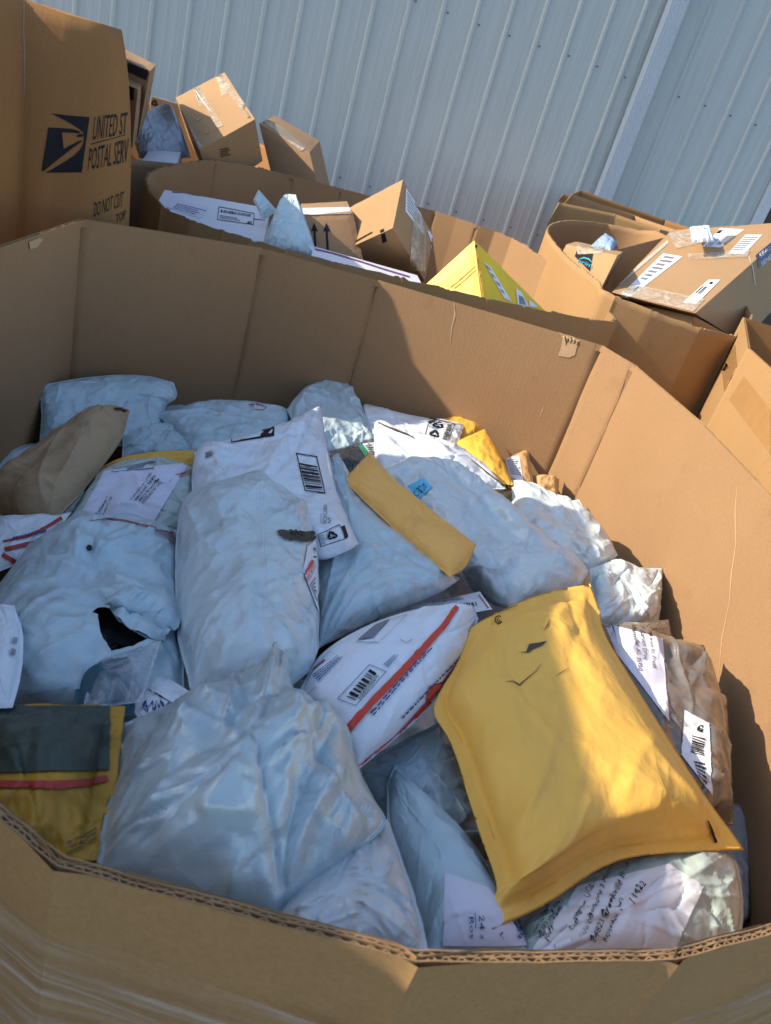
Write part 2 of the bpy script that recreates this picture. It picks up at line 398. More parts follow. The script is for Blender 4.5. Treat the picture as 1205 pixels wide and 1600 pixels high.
def cut_hole(host, pl):
    """remove the skin facing the camera inside a traced outline"""
    bvh_of(host); me = host.data; o0 = Vector(host['_o']); bm = bmesh.new(); bm.from_mesh(me); kill = []
    half = (NG - 1) ** 2; bm.faces.ensure_lookup_table()
    for f in bm.faces[:half]:
        p = f.calc_center_median() + o0 - CAMP; w = p.dot(_F); x = PW / 2 + FPX * p.dot(_R) / w; y = PH / 2 - FPX * p.dot(_U) / w
        if in_poly(x, y, pl): kill.append(f)
    bmesh.ops.delete(bm, geom=kill, context='FACES'); P2 = np.array(pl)
    for v_ in [v_ for v_ in bm.verts if v_.is_boundary]:          # draw the cut edge onto the traced outline
        p = v_.co + o0 - CAMP; w = p.dot(_F); x = PW / 2 + FPX * p.dot(_R) / w; y = PH / 2 - FPX * p.dot(_U) / w
        dd = np.hypot(P2[:, 0] - x, P2[:, 1] - y); k = int(dd.argmin())
        if dd[k] < 14: v_.co += _R * ((P2[k, 0] - x) / FPX * w) - _U * ((P2[k, 1] - y) / FPX * w)
    bm.to_mesh(me); bm.free(); me.update()
def recycle_polys(q):
    """three chasing arrows in the unit square mapped to a pixel quad"""
    out = []
    for k in range(3):
        a = math.radians(120 * k); c, s = math.cos(a), math.sin(a)
        shape = [(-0.30, 0.10), (-0.12, 0.44), (0.12, 0.44), (0.22, 0.26), (0.32, 0.31), (0.22, 0.02), (-0.06, 0.12), (0.07, 0.18), (0.0, 0.30), (-0.16, 0.03)]
        out.append([tuple(bil(q, 0.5 + x * c - y * s, 0.5 - (x * s + y * c))) for x, y in shape])
    return out
EAGLE = [[(440,425),(600,445),(773,458),(705,935),(395,937),(480,890),(560,842),(640,790),(690,742),(718,690),(724,640),(722,600),(708,577),(690,565),(640,530),(560,485)],
         [(418,548),(540,553),(640,562),(697,584),(682,598),(600,592),(535,590),(552,735),(600,705),(650,680),(700,655),(706,668),(660,702),(620,730),(550,785),(480,840),(375,925),(360,920),(390,730)],
         [(655,622),(690,603),(722,606),(712,627),(668,632)]]
def eagle_polys(q):
    return [[tuple(bil(q, (x - 360) / 413.0, (y - 425) / 512.0)) for x, y in pl] for pl in EAGLE]

# ------------------------------------------------------------------ corrugated bulk boxes
def bulk_box(name, rim, zb, label, group, th=0.0054, mats=('card', 'card_out'), creases=None, flutes=False, rough_rim=0.0, bulge=0.004, seed=1, flare=0.0):
    """rim: list of world (x,y,z) inner points, closed, clockwise or not; creases: indices where panels part"""
    r = np.array(rim, float); n = len(r); ctr = r[:, :2].mean(0)
    area = 0.5 * np.sum(r[:, 0] * np.roll(r[:, 1], -1) - np.roll(r[:, 0], -1) * r[:, 1])
    if area < 0:
        r = r[::-1].copy()
        if creases is not None: creases = [n - 1 - c for c in creases]
    if creases is None: creases = list(range(n))
    creases = sorted(creases)
    root = empty(name, (ctr[0], ctr[1], zb)); tag(root, label, 'bulk box', group)
    # outer corner normals (counter-clockwise polygon -> outward is (dy,-dx))
    e = np.roll(r, -1, 0) - r; en = np.stack([e[:, 1], -e[:, 0]], 1); en /= np.linalg.norm(en, axis=1)[:, None]
    vn = en + np.roll(en, 1, 0); vn /= np.maximum(np.sum(vn * en, 1), 0.35)[:, None]
    per0 = np.concatenate([[0], np.cumsum(np.linalg.norm(e[:, :2], axis=1))])
    rs = np.random.default_rng(seed); samples = []
    for k in range(n):
        L = per0[k + 1] - per0[k]; a = r[k]; b = r[(k + 1) % n]; na = vn[k]; nb = vn[(k + 1) % n]
        ds = sorted(set([0.0] + [d for d in (0.004, 0.009, 0.016) if d < L * 0.4] + list(np.linspace(0.02, L - 0.02, max(2, int(L / 0.03)))) + [L - d for d in (0.016, 0.009, 0.004) if d < L * 0.4])) if L > 0.06 else [0.0, L * 0.5]
        for d in ds:
            f = d / L; p = a * (1 - f) + b * f; nn = na * (1 - f) + nb * f
            dent = 0.0
            for ci, dd in ((k, d), ((k + 1) % n, L - d)):
                if ci in creases: dent += 0.0062 * math.exp(-(dd / 0.0036) ** 2)
            bl = bulge * math.sin(math.pi * f)
            samples.append((p, nn, dent, per0[k] + d, k if d == 0 else -1, bl))
    S = len(samples)
    P = np.array([s[0] for s in samples]); N = np.array([s[1] for s in samples]); dent = np.array([s[2] for s in samples])
    U = np.array([s[3] for s in samples]); BL = np.array([s[5] for s in samples])
    ztop = P[:, 2] + rough_rim * rs.normal(size=S)
    rows = 14; fr = np.linspace(0, 1, rows) ** 1.6
    nz = lambda sd: vnoise((U / U.max())[:, None].repeat(rows, 1), fr[None].repeat(S, 0), 10, sd)
    gi = 0.0035 * nz(seed + 3) * np.minimum(1, fr * 6)
    inner = np.zeros((S, rows, 3)); outer = np.zeros((S, rows, 3))
    for j in range(rows):
        z = ztop + (zb - ztop) * fr[j]
        offs = dent * (0.6 + 0.4 * math.sin(j * 1.7)) + gi[:, j] + BL * math.sin(math.pi * min(1, fr[j])) + flare * (1 - math.exp(-fr[j] / 0.10))
        inner[:, j, :2] = P[:, :2] + N * offs[:, None]; inner[:, j, 2] = z
        outer[:, j, :2] = P[:, :2] + N * (th + offs - dent * (0.6 + 0.4 * math.sin(j * 1.7)) + 0.35 * dent)[:, None]; outer[:, j, 2] = z
    # panels
    start = [i for i, s in enumerate(samples) if s[4] in creases and s[4] >= 0]
    panels = []
    for k, i0 in enumerate(start):
        i1 = start[(k + 1) % len(start)]; idx = list(range(i0, i1 + 1)) if i1 > i0 else list(range(i0, S)) + list(range(0, i1 + 1))
        m_ = len(idx); V = []; UV = []; base = 0
        uu = U[idx].copy()
        for q in range(1, m_):
            if uu[q] < uu[q - 1]: uu[q:] += U.max()
        for G in (inner, outer):
            for q, i in enumerate(idx):
                for j in range(rows): V.append(G[i, j]); UV.append((uu[q], G[i, j, 2]))
        F = []
        for q in range(m_ - 1):
            for j in range(rows - 1):
                a = q * rows + j; b = (q + 1) * rows + j
                F.append((a, a + 1, b + 1, b)); o = m_ * rows; F.append((o + a, o + b, o + b + 1, o + a + 1))
            o = m_ * rows
            if not flutes: F.append((q * rows, (q + 1) * rows, o + (q + 1) * rows, o + q * rows))
        ob = mesh_obj('panel', V, F, M[mats[0]], root, uv=UV)
        ob.data.materials.append(M[mats[1]])
        mi = np.zeros(len(F), int); nrm_outer = np.array([1 if min(f) >= m_ * rows else 0 for f in F]); ob.data.polygons.foreach_set('material_index', nrm_outer)
        me = ob.data
        for p in me.polygons:                     # the top strip stays flat
            if len(set(v // (m_ * rows) for v in p.vertices)) > 1: p.use_smooth = False
        panels.append(ob)
    if flutes:
        # liners and fluting showing along the cut edge, densely resampled
        step = 0.0012; Lt = U.max() + np.linalg.norm(P[0, :2] - P[-1, :2]); us = np.arange(0, Lt, step)
        Uc = np.append(U, Lt); Pc = np.vstack([P, P[:1]]); Nc = np.vstack([N, N[:1]]); zc = np.append(ztop, ztop[0])
        X = np.interp(us, Uc, Pc[:, 0]); Y = np.interp(us, Uc, Pc[:, 1]); Z = np.interp(us, Uc, zc)
        NX = np.interp(us, Uc, Nc[:, 0]); NY = np.interp(us, Uc, Nc[:, 1])
        jit = vnoise(us / Lt, us * 0, 90, seed + 9); jit2 = vnoise(us / Lt, us * 0 + 0.3, 500, seed + 11)
        V = []; F = []
        def ribbon(off, half, dz):
            k0 = len(V); off = np.broadcast_to(off, us.shape); m_ = len(us)
            for i in range(m_):
                for h, zz in ((-half, -0.011), (-half, 0.0), (half, 0.0), (half, -0.011)):
                    o = off[i] + h; V.append((X[i] + NX[i] * o, Y[i] + NY[i] * o, Z[i] + dz[i] + zz))
            for i in range(m_ - 1):
                for c in range(3): F.append((k0 + 4 * i + c, k0 + 4 * i + 4 + c, k0 + 4 * i + 5 + c, k0 + 4 * i + 1 + c))
        dzl = 0.0015 * jit2; am = 0.85 + 0.15 * vnoise(us / Lt, us * 0 + 0.6, 260, seed + 13)
        ribbon(0.0007 + 0 * us, 0.00035, -0.0006 + 0.4 * dzl); ribbon(th - 0.0007 + 0 * us, 0.00035, -0.0006 + 0.4 * dzl)
        ribbon(th * 0.45 + 0.0003 * jit, 0.0003, 0.5 * dzl - 0.0010)
        k1 = 2 * math.pi / 0.0068; k2 = 2 * math.pi / 0.0078; ph = 2.5 * jit
        ribbon(th * 0.69 + (th * 0.17) * am * np.clip(1.3 * np.sin(us * k1 + 1.0 * ph), -1, 1), 0.00035, 0.5 * dzl - 0.0012 + 0.0005 * jit)
        ribbon(th * 0.27 + (th * 0.12) * am * np.clip(1.3 * np.sin(us * k2 - 1.0 * ph), -1, 1), 0.00035, 0.5 * dzl - 0.0012 - 0.0005 * jit)
        fl = mesh_obj('fluted_edge', V, F, M['edge'], root, smooth=False)
    return root, panels

# ------------------------------------------------------------------ cartons
def corner_solve(C, pa, pb, pd, guess=(1.12, 1.12, 1.12)):
    """depth of three neighbours of a box corner so that the three edges are square to each other"""
    d = [rays(*p) for p in (pa, pb, pd)]; C = np.array(C) - [0, 0, CAM_H]; s0 = np.linalg.norm(C)
    d = [x / np.linalg.norm(x) for x in d]; t = np.array(guess) * s0
    def res(t):
        E = [d[k] * t[k] - C for k in range(3)]; E = [x / np.linalg.norm(x) for x in E]
        return np.array([E[0] @ E[1], E[1] @ E[2], E[0] @ E[2]])
    for _ in range(40):
        r0 = res(t); J = np.zeros((3, 3))
        for k in range(3):
            tt = t.copy(); tt[k] += 1e-5; J[:, k] = (res(tt) - r0) / 1e-5
        try: dt = np.linalg.lstsq(J + 1e-9 * np.eye(3), -r0, rcond=1e-3)[0]
        except Exception: break
        t = np.clip(t + np.clip(dt, -0.03, 0.03), s0 * 0.75, s0 * 1.7)
    return [d[k] * t[k] + [0, 0, CAM_H] for k in range(3)]
def carton(name, C, A, B, D, mat, label, cat='box', group=None, seed=0, bev=0.004, dent=0.004, cat_on=True, AB=None):
    C, A, B, D = (np.array(x, float) for x in (C, A, B, D)); bm = bmesh.new()
    bmesh.ops.create_cube(bm, size=1.0)
    a, b, d = A - C, B - C, D - C
    bmesh.ops.subdivide_edges(bm, edges=bm.edges[:], cuts=7, use_grid_fill=True)
    r = np.random.default_rng(seed); L = (np.linalg.norm(a), np.linalg.norm(b), np.linalg.norm(d))
    ax = (a / L[0], b / L[1], d / L[2]); ph = r.uniform(0, 6, 9)
    V = []
    for v in bm.verts:
        f = np.array(v.co) + 0.5
        p = C + a * f[0] + b * f[1] + d * f[2]
        if AB is not None: p = p + (np.array(AB) - (A + B - C)) * f[0] * f[1]
        # faces bow a little, corners crush a little
        for k in range(3):
            o = [x for x in range(3) if x != k]; w = math.sin(math.pi * f[o[0]]) * math.sin(math.pi * f[o[1]])
            if f[k] < 1e-6: p = p - ax[k] * dent * w * math.sin(ph[k]) * 1.2
            if f[k] > 1 - 1e-6: p = p + ax[k] * dent * w * math.sin(ph[k + 3]) * 1.2
        nf = sum(1 for k in range(3) if f[k] < 1e-6 or f[k] > 1 - 1e-6)
        if nf >= 2:
            inw = (C + (a + b + d) / 2 - p); inw /= np.linalg.norm(inw)
            p = p + inw * (bev * 0.4 + 0.4 * dent * abs(math.sin(7 * f @ np.array([1.3, 2.1, 1.7]) + ph[6])) * (1.6 if nf == 3 else 0.7))
        V.append(p)
    bm.verts.index_update(); F = [tuple(v.index for v in f.verts) for f in bm.faces]; bm.free()
    ob = mesh_obj(name, V, F, mat, smooth=False)
    if cat_on: tag(ob, label, cat, group)
    return ob

# ------------------------------------------------------------------ mailers: every bag is a sewn pair of skins, relaxed together so that slack buckles into creases
NG = 85
BAGS = []
def bag(key, name, c, mat, T, label, cat='mailer', sides=None, group=None, fl=0.003, R=0.06, slack=(0.02, 0.02), crum=0.0025, lump=0.22, T2=None, seed=None, cx=1.0, stiff=0.5, folds=34, fold_h=0.0066, ridges=()):
    flat_ = 0.72 if name == 'poly_mailer' else 1.0
    BAGS.append(dict(key=key, name=name, c=c, mat=mat, T=T * flat_, T2=T2 if T2 is not None else T * 0.6, label=label, cat=cat, sides=sides or {}, group=group, fl=fl, R=R * flat_, slack=slack, crum=crum, lump=lump, seed=seed if seed is not None else len(BAGS) * 17 + 3, cx=cx, stiff=stiff, folds=folds, fold_h=fold_h, ridges=ridges))
def side_curve(a, b, extra, n, rs, wob):
    pts = np.array([a[:2]] + list(extra) + [b[:2]], float)
    if len(pts) > 2:                                   # gentle Catmull-Rom through the traced points
        ext = np.vstack([2 * pts[0] - pts[1], pts, 2 * pts[-1] - pts[-2]]); out = []
        for k in range(1, len(ext) - 2):
            p0, p1, p2, p3 = ext[k - 1:k + 3]
            for t in np.linspace(0, 1, 16, endpoint=False):
                out.append(0.5 * ((2 * p1) + (-p0 + p2) * t + (2 * p0 - 5 * p1 + 4 * p2 - p3) * t * t + (-p0 + 3 * p1 - 3 * p2 + p3) * t ** 3))
        out.append(pts[-1]); pts = np.array(out)
    L = np.concatenate([[0], np.cumsum(np.linalg.norm(np.diff(pts, axis=0), axis=1))]); s = np.linspace(0, L[-1], n)
    x = np.interp(s, L, pts[:, 0]); y = np.interp(s, L, pts[:, 1]); u = np.linspace(0, 1, n)
    env = np.sin(np.pi * u) ** 0.5
    t = np.array([np.gradient(x), np.gradient(y)]); t /= np.linalg.norm(t, axis=0) + 1e-9
    w = env * wob * (vnoise(u, u * 0, 9, rs) + 0.5 * vnoise(u, u * 0, 22, rs + 1))
    x = x - t[1] * w; y = y + t[0] * w
    z = a[2] + (b[2] - a[2]) * u + env * 0.0015 * wob * vnoise(u, u * 0, 12, rs + 2)
    return np.stack([x, y, z], 1)
def coons(b):
    c = b['c']; S = b['sides']; s = b['seed']; n = NG
    ms = min(np.hypot(c[k][0] - c[(k + 1) % 4][0], c[k][1] - c[(k + 1) % 4][1]) for k in range(4)); wob = 2.0 * b['cx'] * float(np.clip(ms / 230, 0.08, 1)) ** 1.3
    top = side_curve(c[0], c[1], S.get(0, []), n, s, wob); right = side_curve(c[1], c[2], S.get(1, []), n, s + 5, wob)
    bot = side_curve(c[2], c[3], S.get(2, []), n, s + 9, wob)[::-1]; left = side_curve(c[3], c[0], S.get(3, []), n, s + 13, wob)[::-1]
    u = np.linspace(0, 1, n)[None, :, None]; v = np.linspace(0, 1, n)[:, None, None]
    G = (1 - v) * top[None] + v * bot[None] + (1 - u) * left[:, None] + u * right[:, None]
    G = G - ((1 - u) * (1 - v) * top[0] + u * (1 - v) * top[-1] + (1 - u) * v * bot[0] + u * v * bot[-1])
    return onz(G[..., 0], G[..., 1], G[..., 2])
def facet(x, y, cell, seed):
    """piecewise-flat random relief: a warped triangle lattice, so that creases are sharp and the faces between them flat"""
    r = np.random.default_rng(seed); an = r.uniform(0, 6.28); c, s_ = math.cos(an), math.sin(an)
    X = (x * c - y * s_) / cell; Y = (x * s_ + y * c) / cell * r.uniform(0.30, 0.5)
    sx = max(np.ptp(X), np.ptp(Y), 1e-6); U_ = (X - X.min()) / sx; V_ = (Y - Y.min()) / sx; f = max(2, sx / 2.2)
    X = X - X.min() + 2 + 0.55 * vnoise(U_, V_, f, seed + 1); Y = Y - Y.min() + 2 + 0.55 * vnoise(U_, V_, f, seed + 2)
    n = int(max(X.max(), Y.max())) + 4; L = r.uniform(-1, 1, (n, n)); i = np.floor(X).astype(int); j = np.floor(Y).astype(int); fx = X - i; fy = Y - j
    a, b, c_, d = L[i, j], L[i + 1, j], L[i, j + 1], L[i + 1, j + 1]
    return np.where(fx + fy < 1, a + fx * (b - a) + fy * (c_ - a), d + (1 - fx) * (c_ - d) + (1 - fy) * (b - d))
def unit(v): return v / (np.linalg.norm(v, axis=-1, keepdims=True) + 1e-12)
def relax(X, tgt, rest, pin, iters, stiff):
    """batched position-based relaxation of (B,n,n,3) sheets"""
    def proj(a, b, L, k):
        d = b - a; l = np.sqrt(np.einsum('...i,...i', d, d))[..., None] + 1e-9
        return d * ((l - L) / l * (0.5 * k))
    for it in range(iters):
        for ax in (1, 2):
            for par in (0, 1):
                sl = [slice(None)] * 3; s2 = [slice(None)] * 3
                m = (X.shape[ax] - 1 - par) // 2 * 2
                sl[ax] = slice(par, par + m, 2); s2[ax] = slice(par + 1, par + m + 1, 2)
                Lr = rest[ax]; sr = [slice(None)] * 3; sr[ax] = slice(par, par + m, 2)
                c = proj(X[tuple(sl)], X[tuple(s2)], Lr[tuple(sr)][..., None], 0.9)
                X[tuple(sl)] += c; X[tuple(s2)] -= c
        for sgn in (0, 1):
            for par in (0, 1):
                m = (NG - 1 - par) // 2 * 2
                a = (slice(None), slice(par, par + m, 2), slice(0, NG - 1) if sgn == 0 else slice(1, NG))
                b = (slice(None), slice(par + 1, par + m + 1, 2), slice(1, NG) if sgn == 0 else slice(0, NG - 1))
                Lr = rest[3 + sgn][:, par:par + m:2, :]
                c = proj(X[a], X[b], Lr[..., None], 0.35)
                X[a] += c; X[b] -= c
        # bending: light smoothing along both directions
        for ax in (1, 2):
            mid = [slice(None)] * 3; lo = [slice(None)] * 3; hi = [slice(None)] * 3
            mid[ax] = slice(1, -1); lo[ax] = slice(0, -2); hi[ax] = slice(2, None)
            X[tuple(mid)] += 0.012 * (0.5 * (X[tuple(lo)] + X[tuple(hi)]) - X[tuple(mid)])
        X += stiff * (tgt - X)
        X = np.where(pin, tgt, X)
    return X
def build_bags():
    n = NG; B = len(BAGS); u = np.linspace(0, 1, n)[None, :].repeat(n, 0); v = np.linspace(0, 1, n)[:, None].repeat(n, 1)
    X0 = np.array([coons(b) for b in BAGS]); TF = np.zeros_like(X0); TB = np.zeros_like(X0); XI = np.zeros_like(X0); SL = np.zeros((B, 2)); NR = np.zeros((B, 3))
    for k, b in enumerate(BAGS):
        G = X0[k]; nr = np.cross(G[-1, :].mean(0) - G[0, :].mean(0), G[:, -1].mean(0) - G[:, 0].mean(0)); nr = unit(nr)
        ctr = G.mean((0, 1)); vw = unit(np.array([0, 0, CAM_H]) - ctr)
        if nr @ vw < 0: nr = -nr
        bd = unit(0.6 * nr + 0.4 * vw); NR[k] = bd
        Lu = np.linalg.norm(np.diff(G, axis=1), axis=2).sum(1)[:, None]; Lv = np.linalg.norm(np.diff(G, axis=0), axis=2).sum(0)[None]
        du = np.minimum(u, 1 - u) * Lu; dv = np.minimum(v, 1 - v) * Lv
        def pf(d, half):
            Rr = min(b['R'], max(half - b['fl'], 0.01)); x = np.clip((d - b['fl']) / Rr, 0, 1); return np.sqrt(np.clip(1 - (1 - x) ** 2, 0, 1)) ** 1.15
        pr = pf(du, Lu.mean() / 2) * pf(dv, Lv.mean() / 2); s = b['seed']
        lump = 1 + b['lump'] * (0.7 * vnoise(u, v, 3, s + 40) + 0.4 * vnoise(u, v, 6, s + 41))
        rr = np.random.default_rng(s); cr = np.zeros_like(u)
        wx = u + 0.10 * vnoise(u, v, 4, s + 50); wy = v + 0.10 * vnoise(u, v, 4, s + 51)
        asp = float(Lv.mean() / Lu.mean())
        for q in range(7):                                        # sharp-topped folds in several directions
            an = rr.uniform(0, math.pi); f = rr.uniform(2.5, 8); t = (wx * math.cos(an) + wy * asp * math.sin(an)) * f + rr.uniform(0, 1)
            tri = 2 * np.abs(t - np.floor(t) - 0.5); msk = np.clip(0.5 + 1.2 * vnoise(u, v, 3, s + 60 + q), 0, 1)
            cr += (tri ** 1.5 - 0.4) * msk * (3.0 / f) * 0.6
        edge = np.clip((np.minimum(du, dv)) / 0.02, 0, 1); sz = float(np.clip(min(Lu.mean(), Lv.mean()) / 0.2, 0.25, 1.0))
        h = b['T'] * pr * lump
        # crisp folds: straight-ish creases with a cusp, many starting at a seam or corner
        mu, mv = u * float(Lu.mean()), v * float(Lv.mean()); A_, B_ = float(Lu.mean()), float(Lv.mean()); fo = np.zeros_like(u)
        def crease(p0, p1, a, w, bend=0.0):
            d_ = p1 - p0; L_ = np.linalg.norm(d_) + 1e-9; d_ = d_ / L_; nn_ = np.array([-d_[1], d_[0]])
            tt = ((mu - p0[0]) * d_[0] + (mv - p0[1]) * d_[1]) / L_; ds = (mu - p0[0]) * nn_[0] + (mv - p0[1]) * nn_[1] - bend * L_ * 4 * tt * (1 - tt)
            env = np.clip(1 - np.abs(2 * np.clip(tt, 0, 1) - 0.8) ** 2 * 0.7, 0, 1) * np.clip((tt + 0.05) / 0.15, 0, 1) * np.clip((1.05 - tt) / 0.35, 0, 1)
            return a * env * np.exp(-np.abs(ds) / w)
        for q in range(b['folds']):
            if rr.random() < 0.65:
                e_ = rr.integers(0, 4); f_ = rr.uniform(0.03, 0.97) if rr.random() < 0.6 else rr.choice([0.04, 0.96])
                p0 = np.array([[f_ * A_, 0], [A_, f_ * B_], [f_ * A_, B_], [0, f_ * B_]][e_]); tg = np.array([A_, B_]) * rr.uniform(0.25, 0.75, 2)
                p1 = p0 + (tg - p0) * rr.uniform(0.4, 1.1)
            else:
                p0 = np.array([A_, B_]) * rr.uniform(0.1, 0.9, 2); an = rr.uniform(0, 6.28); p1 = p0 + np.array([math.cos(an), math.sin(an)]) * min(A_, B_) * rr.uniform(0.2, 0.6)
            fo += crease(p0, p1, sz * b['fold_h'] * rr.uniform(0.2, 1.0) * rr.choice([1, 1, -1]), sz * max(sz * rr.uniform(0.003, 0.010), 1.6 * A_ / NG), rr.uniform(-0.12, 0.12))
        for (u0, v0, u1, v1, a_, w_) in b['ridges']:
            fo += crease(np.array([u0 * A_, v0 * B_]), np.array([u1 * A_, v1 * B_]), a_, w_, 0.04)
        fk = sz * b['crum'] / 0.0025; eg = np.clip(np.minimum(du, dv) / 0.030, 0.12, 1)
        msk1 = np.clip(0.75 + 0.9 * vnoise(u, v, 3, s + 91), 0.15, 1.3); msk2 = np.clip(0.5 + 1.1 * vnoise(u, v, 4, s + 92), 0, 1.2)
        fa = 0.0050 * facet(mu, mv, max(0.065 * sz, 0.012), s + 70) + 0.0054 * msk1 * facet(mu, mv, max(0.032 * sz, 0.007), s + 71) + 0.0024 * msk2 * facet(mu, mv, max(0.015 * sz, 2.5 * A_ / NG), s + 72)
        h = h + fo * np.clip(np.minimum(du, dv) / 0.010, 0.15, 1) + fk * fa * eg
        TF[k] = G + bd * h[..., None]
        # gathered folds running in from the seams
        gath = np.exp(-du / 0.022) * np.sin(v * Lv / 0.009 + 5 * vnoise(u, v, 7, s + 80)) * np.clip(1.5 * vnoise(u, v, 5, s + 82), 0, 1) + np.exp(-dv / 0.022) * np.sin(u * Lu / 0.009 + 5 * vnoise(u, v, 7, s + 81)) * np.clip(1.5 * vnoise(u, v, 5, s + 83), 0, 1)
        XI[k] = TF[k] + bd * (1.0 * sz * b['crum'] * (0.3 * cr * edge + 0.3 * gath * np.clip(np.minimum(du, dv) / 0.012, 0, 1)))[..., None]
        TB[k] = G - bd * (b['T2'] * pr)[..., None]
        SL[k] = np.array(b['slack']) * 1.3
    rest = {}
    rest[2] = np.linalg.norm(np.diff(TF, axis=2), axis=3) * (1 + SL[:, 0])[:, None, None]
    rest[1] = np.linalg.norm(np.diff(TF, axis=1), axis=3) * (1 + SL[:, 1])[:, None, None]
    sm = (1 + SL.mean(1))[:, None, None]
    rest[3] = np.linalg.norm(TF[:, 1:, 1:] - TF[:, :-1, :-1], axis=3) * sm
    rest[4] = np.linalg.norm(TF[:, 1:, :-1] - TF[:, :-1, 1:], axis=3) * sm
    pin = np.zeros((1, n, n, 1), bool); pin[:, 0] = pin[:, -1] = True; pin[:, :, 0] = pin[:, :, -1] = True
    st = np.array([b['stiff'] for b in BAGS])[:, None, None, None] * 0.016
    X = relax(XI.copy(), TF, rest, pin, 9, st)
    def tables(n):                                                # index tables shared by all bags
        u = np.linspace(0, 1, n)[None, :].repeat(n, 0); v = np.linspace(0, 1, n)[:, None].repeat(n, 1)
        idx = np.arange(n * n).reshape(n, n); bk = idx.copy(); bk[1:-1, 1:-1] = np.arange((n - 2) ** 2).reshape(n - 2, n - 2) + n * n
        q = lambda I, rev: np.stack([I[:-1, :-1], I[:-1, 1:], I[1:, 1:], I[1:, :-1]][::(1 if rev else -1)], -1).reshape(-1, 4)
        g = np.stack([u, v], -1)
        return np.vstack([q(idx, False), q(bk, True)]), np.vstack([g.reshape(-1, 2), g[1:-1, 1:-1].reshape(-1, 2)])
    tab_hi = tables(n); tab_lo = tables((n - 1) // 4 + 1)
    out = {}
    for k, b in enumerate(BAGS):
        if b['key'].startswith('fill'): Xk, Tk, (Fk, uk) = X[k][::4, ::4], TB[k][::4, ::4], tab_lo
        else: Xk, Tk, (Fk, uk) = X[k], TB[k], tab_hi
        V = np.vstack([Xk.reshape(-1, 3), Tk[1:-1, 1:-1].reshape(-1, 3)])
        o = mesh_obj(b['name'], V, Fk, M[b['mat']], uv=uk); tag(o, b['label'], b['cat'], b['group']); out[b['key']] = o
    return out

# ================================================================== the setting
G_MAT, _t, _b, _ = nt('gravel_asphalt')
_tc = _t.nodes.new('ShaderNodeTexCoord'); _n = noise(_t, _tc.outputs['Object'], 60, 6, 0.7); _n2 = noise(_t, _tc.outputs['Object'], 0.7, 4)
_r = ramp(_t, [(0.35, (0.045, 0.044, 0.043)), (0.7, (0.11, 0.105, 0.10))]); _t.links.new(_n.outputs[0], _r.inputs[0])
_t.links.new(mix(_t, 0.5, _r.outputs[0], _n2.outputs[1], 'SOFT_LIGHT'), _b.inputs['Base Color']); _b.inputs['Roughness'].default_value = 0.9
_t.links.new(bump(_t, _n.outputs[0], 0.01, 0.8), _b.inputs['Normal'])
gr = mesh_obj('ground', [(-200, -200, 0), (200, -200, 0), (200, 200, 0), (-200, 200, 0)], [(0, 1, 2, 3)], G_MAT, origin=(0, 0, 0), smooth=False)
tag(gr, kind='structure')

# ---- metal building: ribbed sheet panels, screws, trim
W_Y0, W_SL = 5.5, 0.30
wd = np.array([1, W_SL]) / math.hypot(1, W_SL); wnrm = np.array([W_SL, -1]) / math.hypot(1, W_SL)
def wall_pt(s, z, out=0.0):
    p = np.array([0, W_Y0]) + wd * s + wnrm * out; return (p[0], p[1], z)
def wall_s(px, py):
    d = rays(px, py); t = W_Y0 / (d[1] - W_SL * d[0]); p = d * t; return p[0] * math.hypot(1, W_SL), p[2] + CAM_H
mt, t, b, _ = nt('painted_sheet')
tc = t.nodes.new('ShaderNodeTexCoord'); n1 = noise(t, tc.outputs['Object'], 1.4, 5, 0.6); mp = t.nodes.new('ShaderNodeMapping'); mp.inputs['Scale'].default_value = (9, 9, 0.6)
t.links.new(tc.outputs['Object'], mp.inputs[0]); n2 = noise(t, mp.outputs[0], 3, 5, 0.65)
c = mix(t, n1.outputs[0], (0.41, 0.465, 0.485), (0.47, 0.525, 0.54)); rr_ = ramp(t, [(0.45, (1, 1, 1)), (0.8, (0.84, 0.84, 0.83))]); t.links.new(n2.outputs[0], rr_.inputs[0])
t.links.new(mix(t, 0.8, c, rr_.outputs[0], 'MULTIPLY'), b.inputs['Base Color']); b.inputs['Roughness'].default_value = 0.42; b.inputs['Specular IOR Level'].default_value = 0.45
t.links.new(bump(t, n1.outputs[0], 0.01, 0.6), b.inputs['Normal'])
M['sheet'] = mt
M['trim'] = mat_plain('white_trim', (0.50, 0.57, 0.65), rough=0.4, var=0.04, scale=6)
M['screw'] = mat_plain('screw_head', (0.05, 0.05, 0.055), rough=0.5)
M['dark_door'] = mat_plain('dark_door', (0.06, 0.05, 0.045), rough=0.6, var=0.1, scale=4)
bld = empty('metal_building', wall_pt(0, 0)); tag(bld, 'blue grey ribbed metal building wall rising behind the boxes', 'building')
PITCH_R = 0.2045
s_first, _z = wall_s(648, 10); s0 = s_first - 0.05
def rib_profile(nr):
    """one sheet: flats, a tall rib at each pitch, two low stiffeners between"""
    pr = []
    for k in range(nr):
        x = k * PITCH_R
        pr += [(x, 0), (x + 0.010, 0.013), (x + 0.026, 0.013), (x + 0.036, 0), (x + 0.088, 0), (x + 0.094, 0.0012), (x + 0.104, 0.0012), (x + 0.110, 0), (x + 0.140, 0), (x + 0.146, 0.0012), (x + 0.156, 0.0012), (x + 0.162, 0)]
    pr.append((nr * PITCH_R + 0.004, 0)); return pr
z_top = 4.6
s_door = wall_s(1192, 322)[0]
k = -6
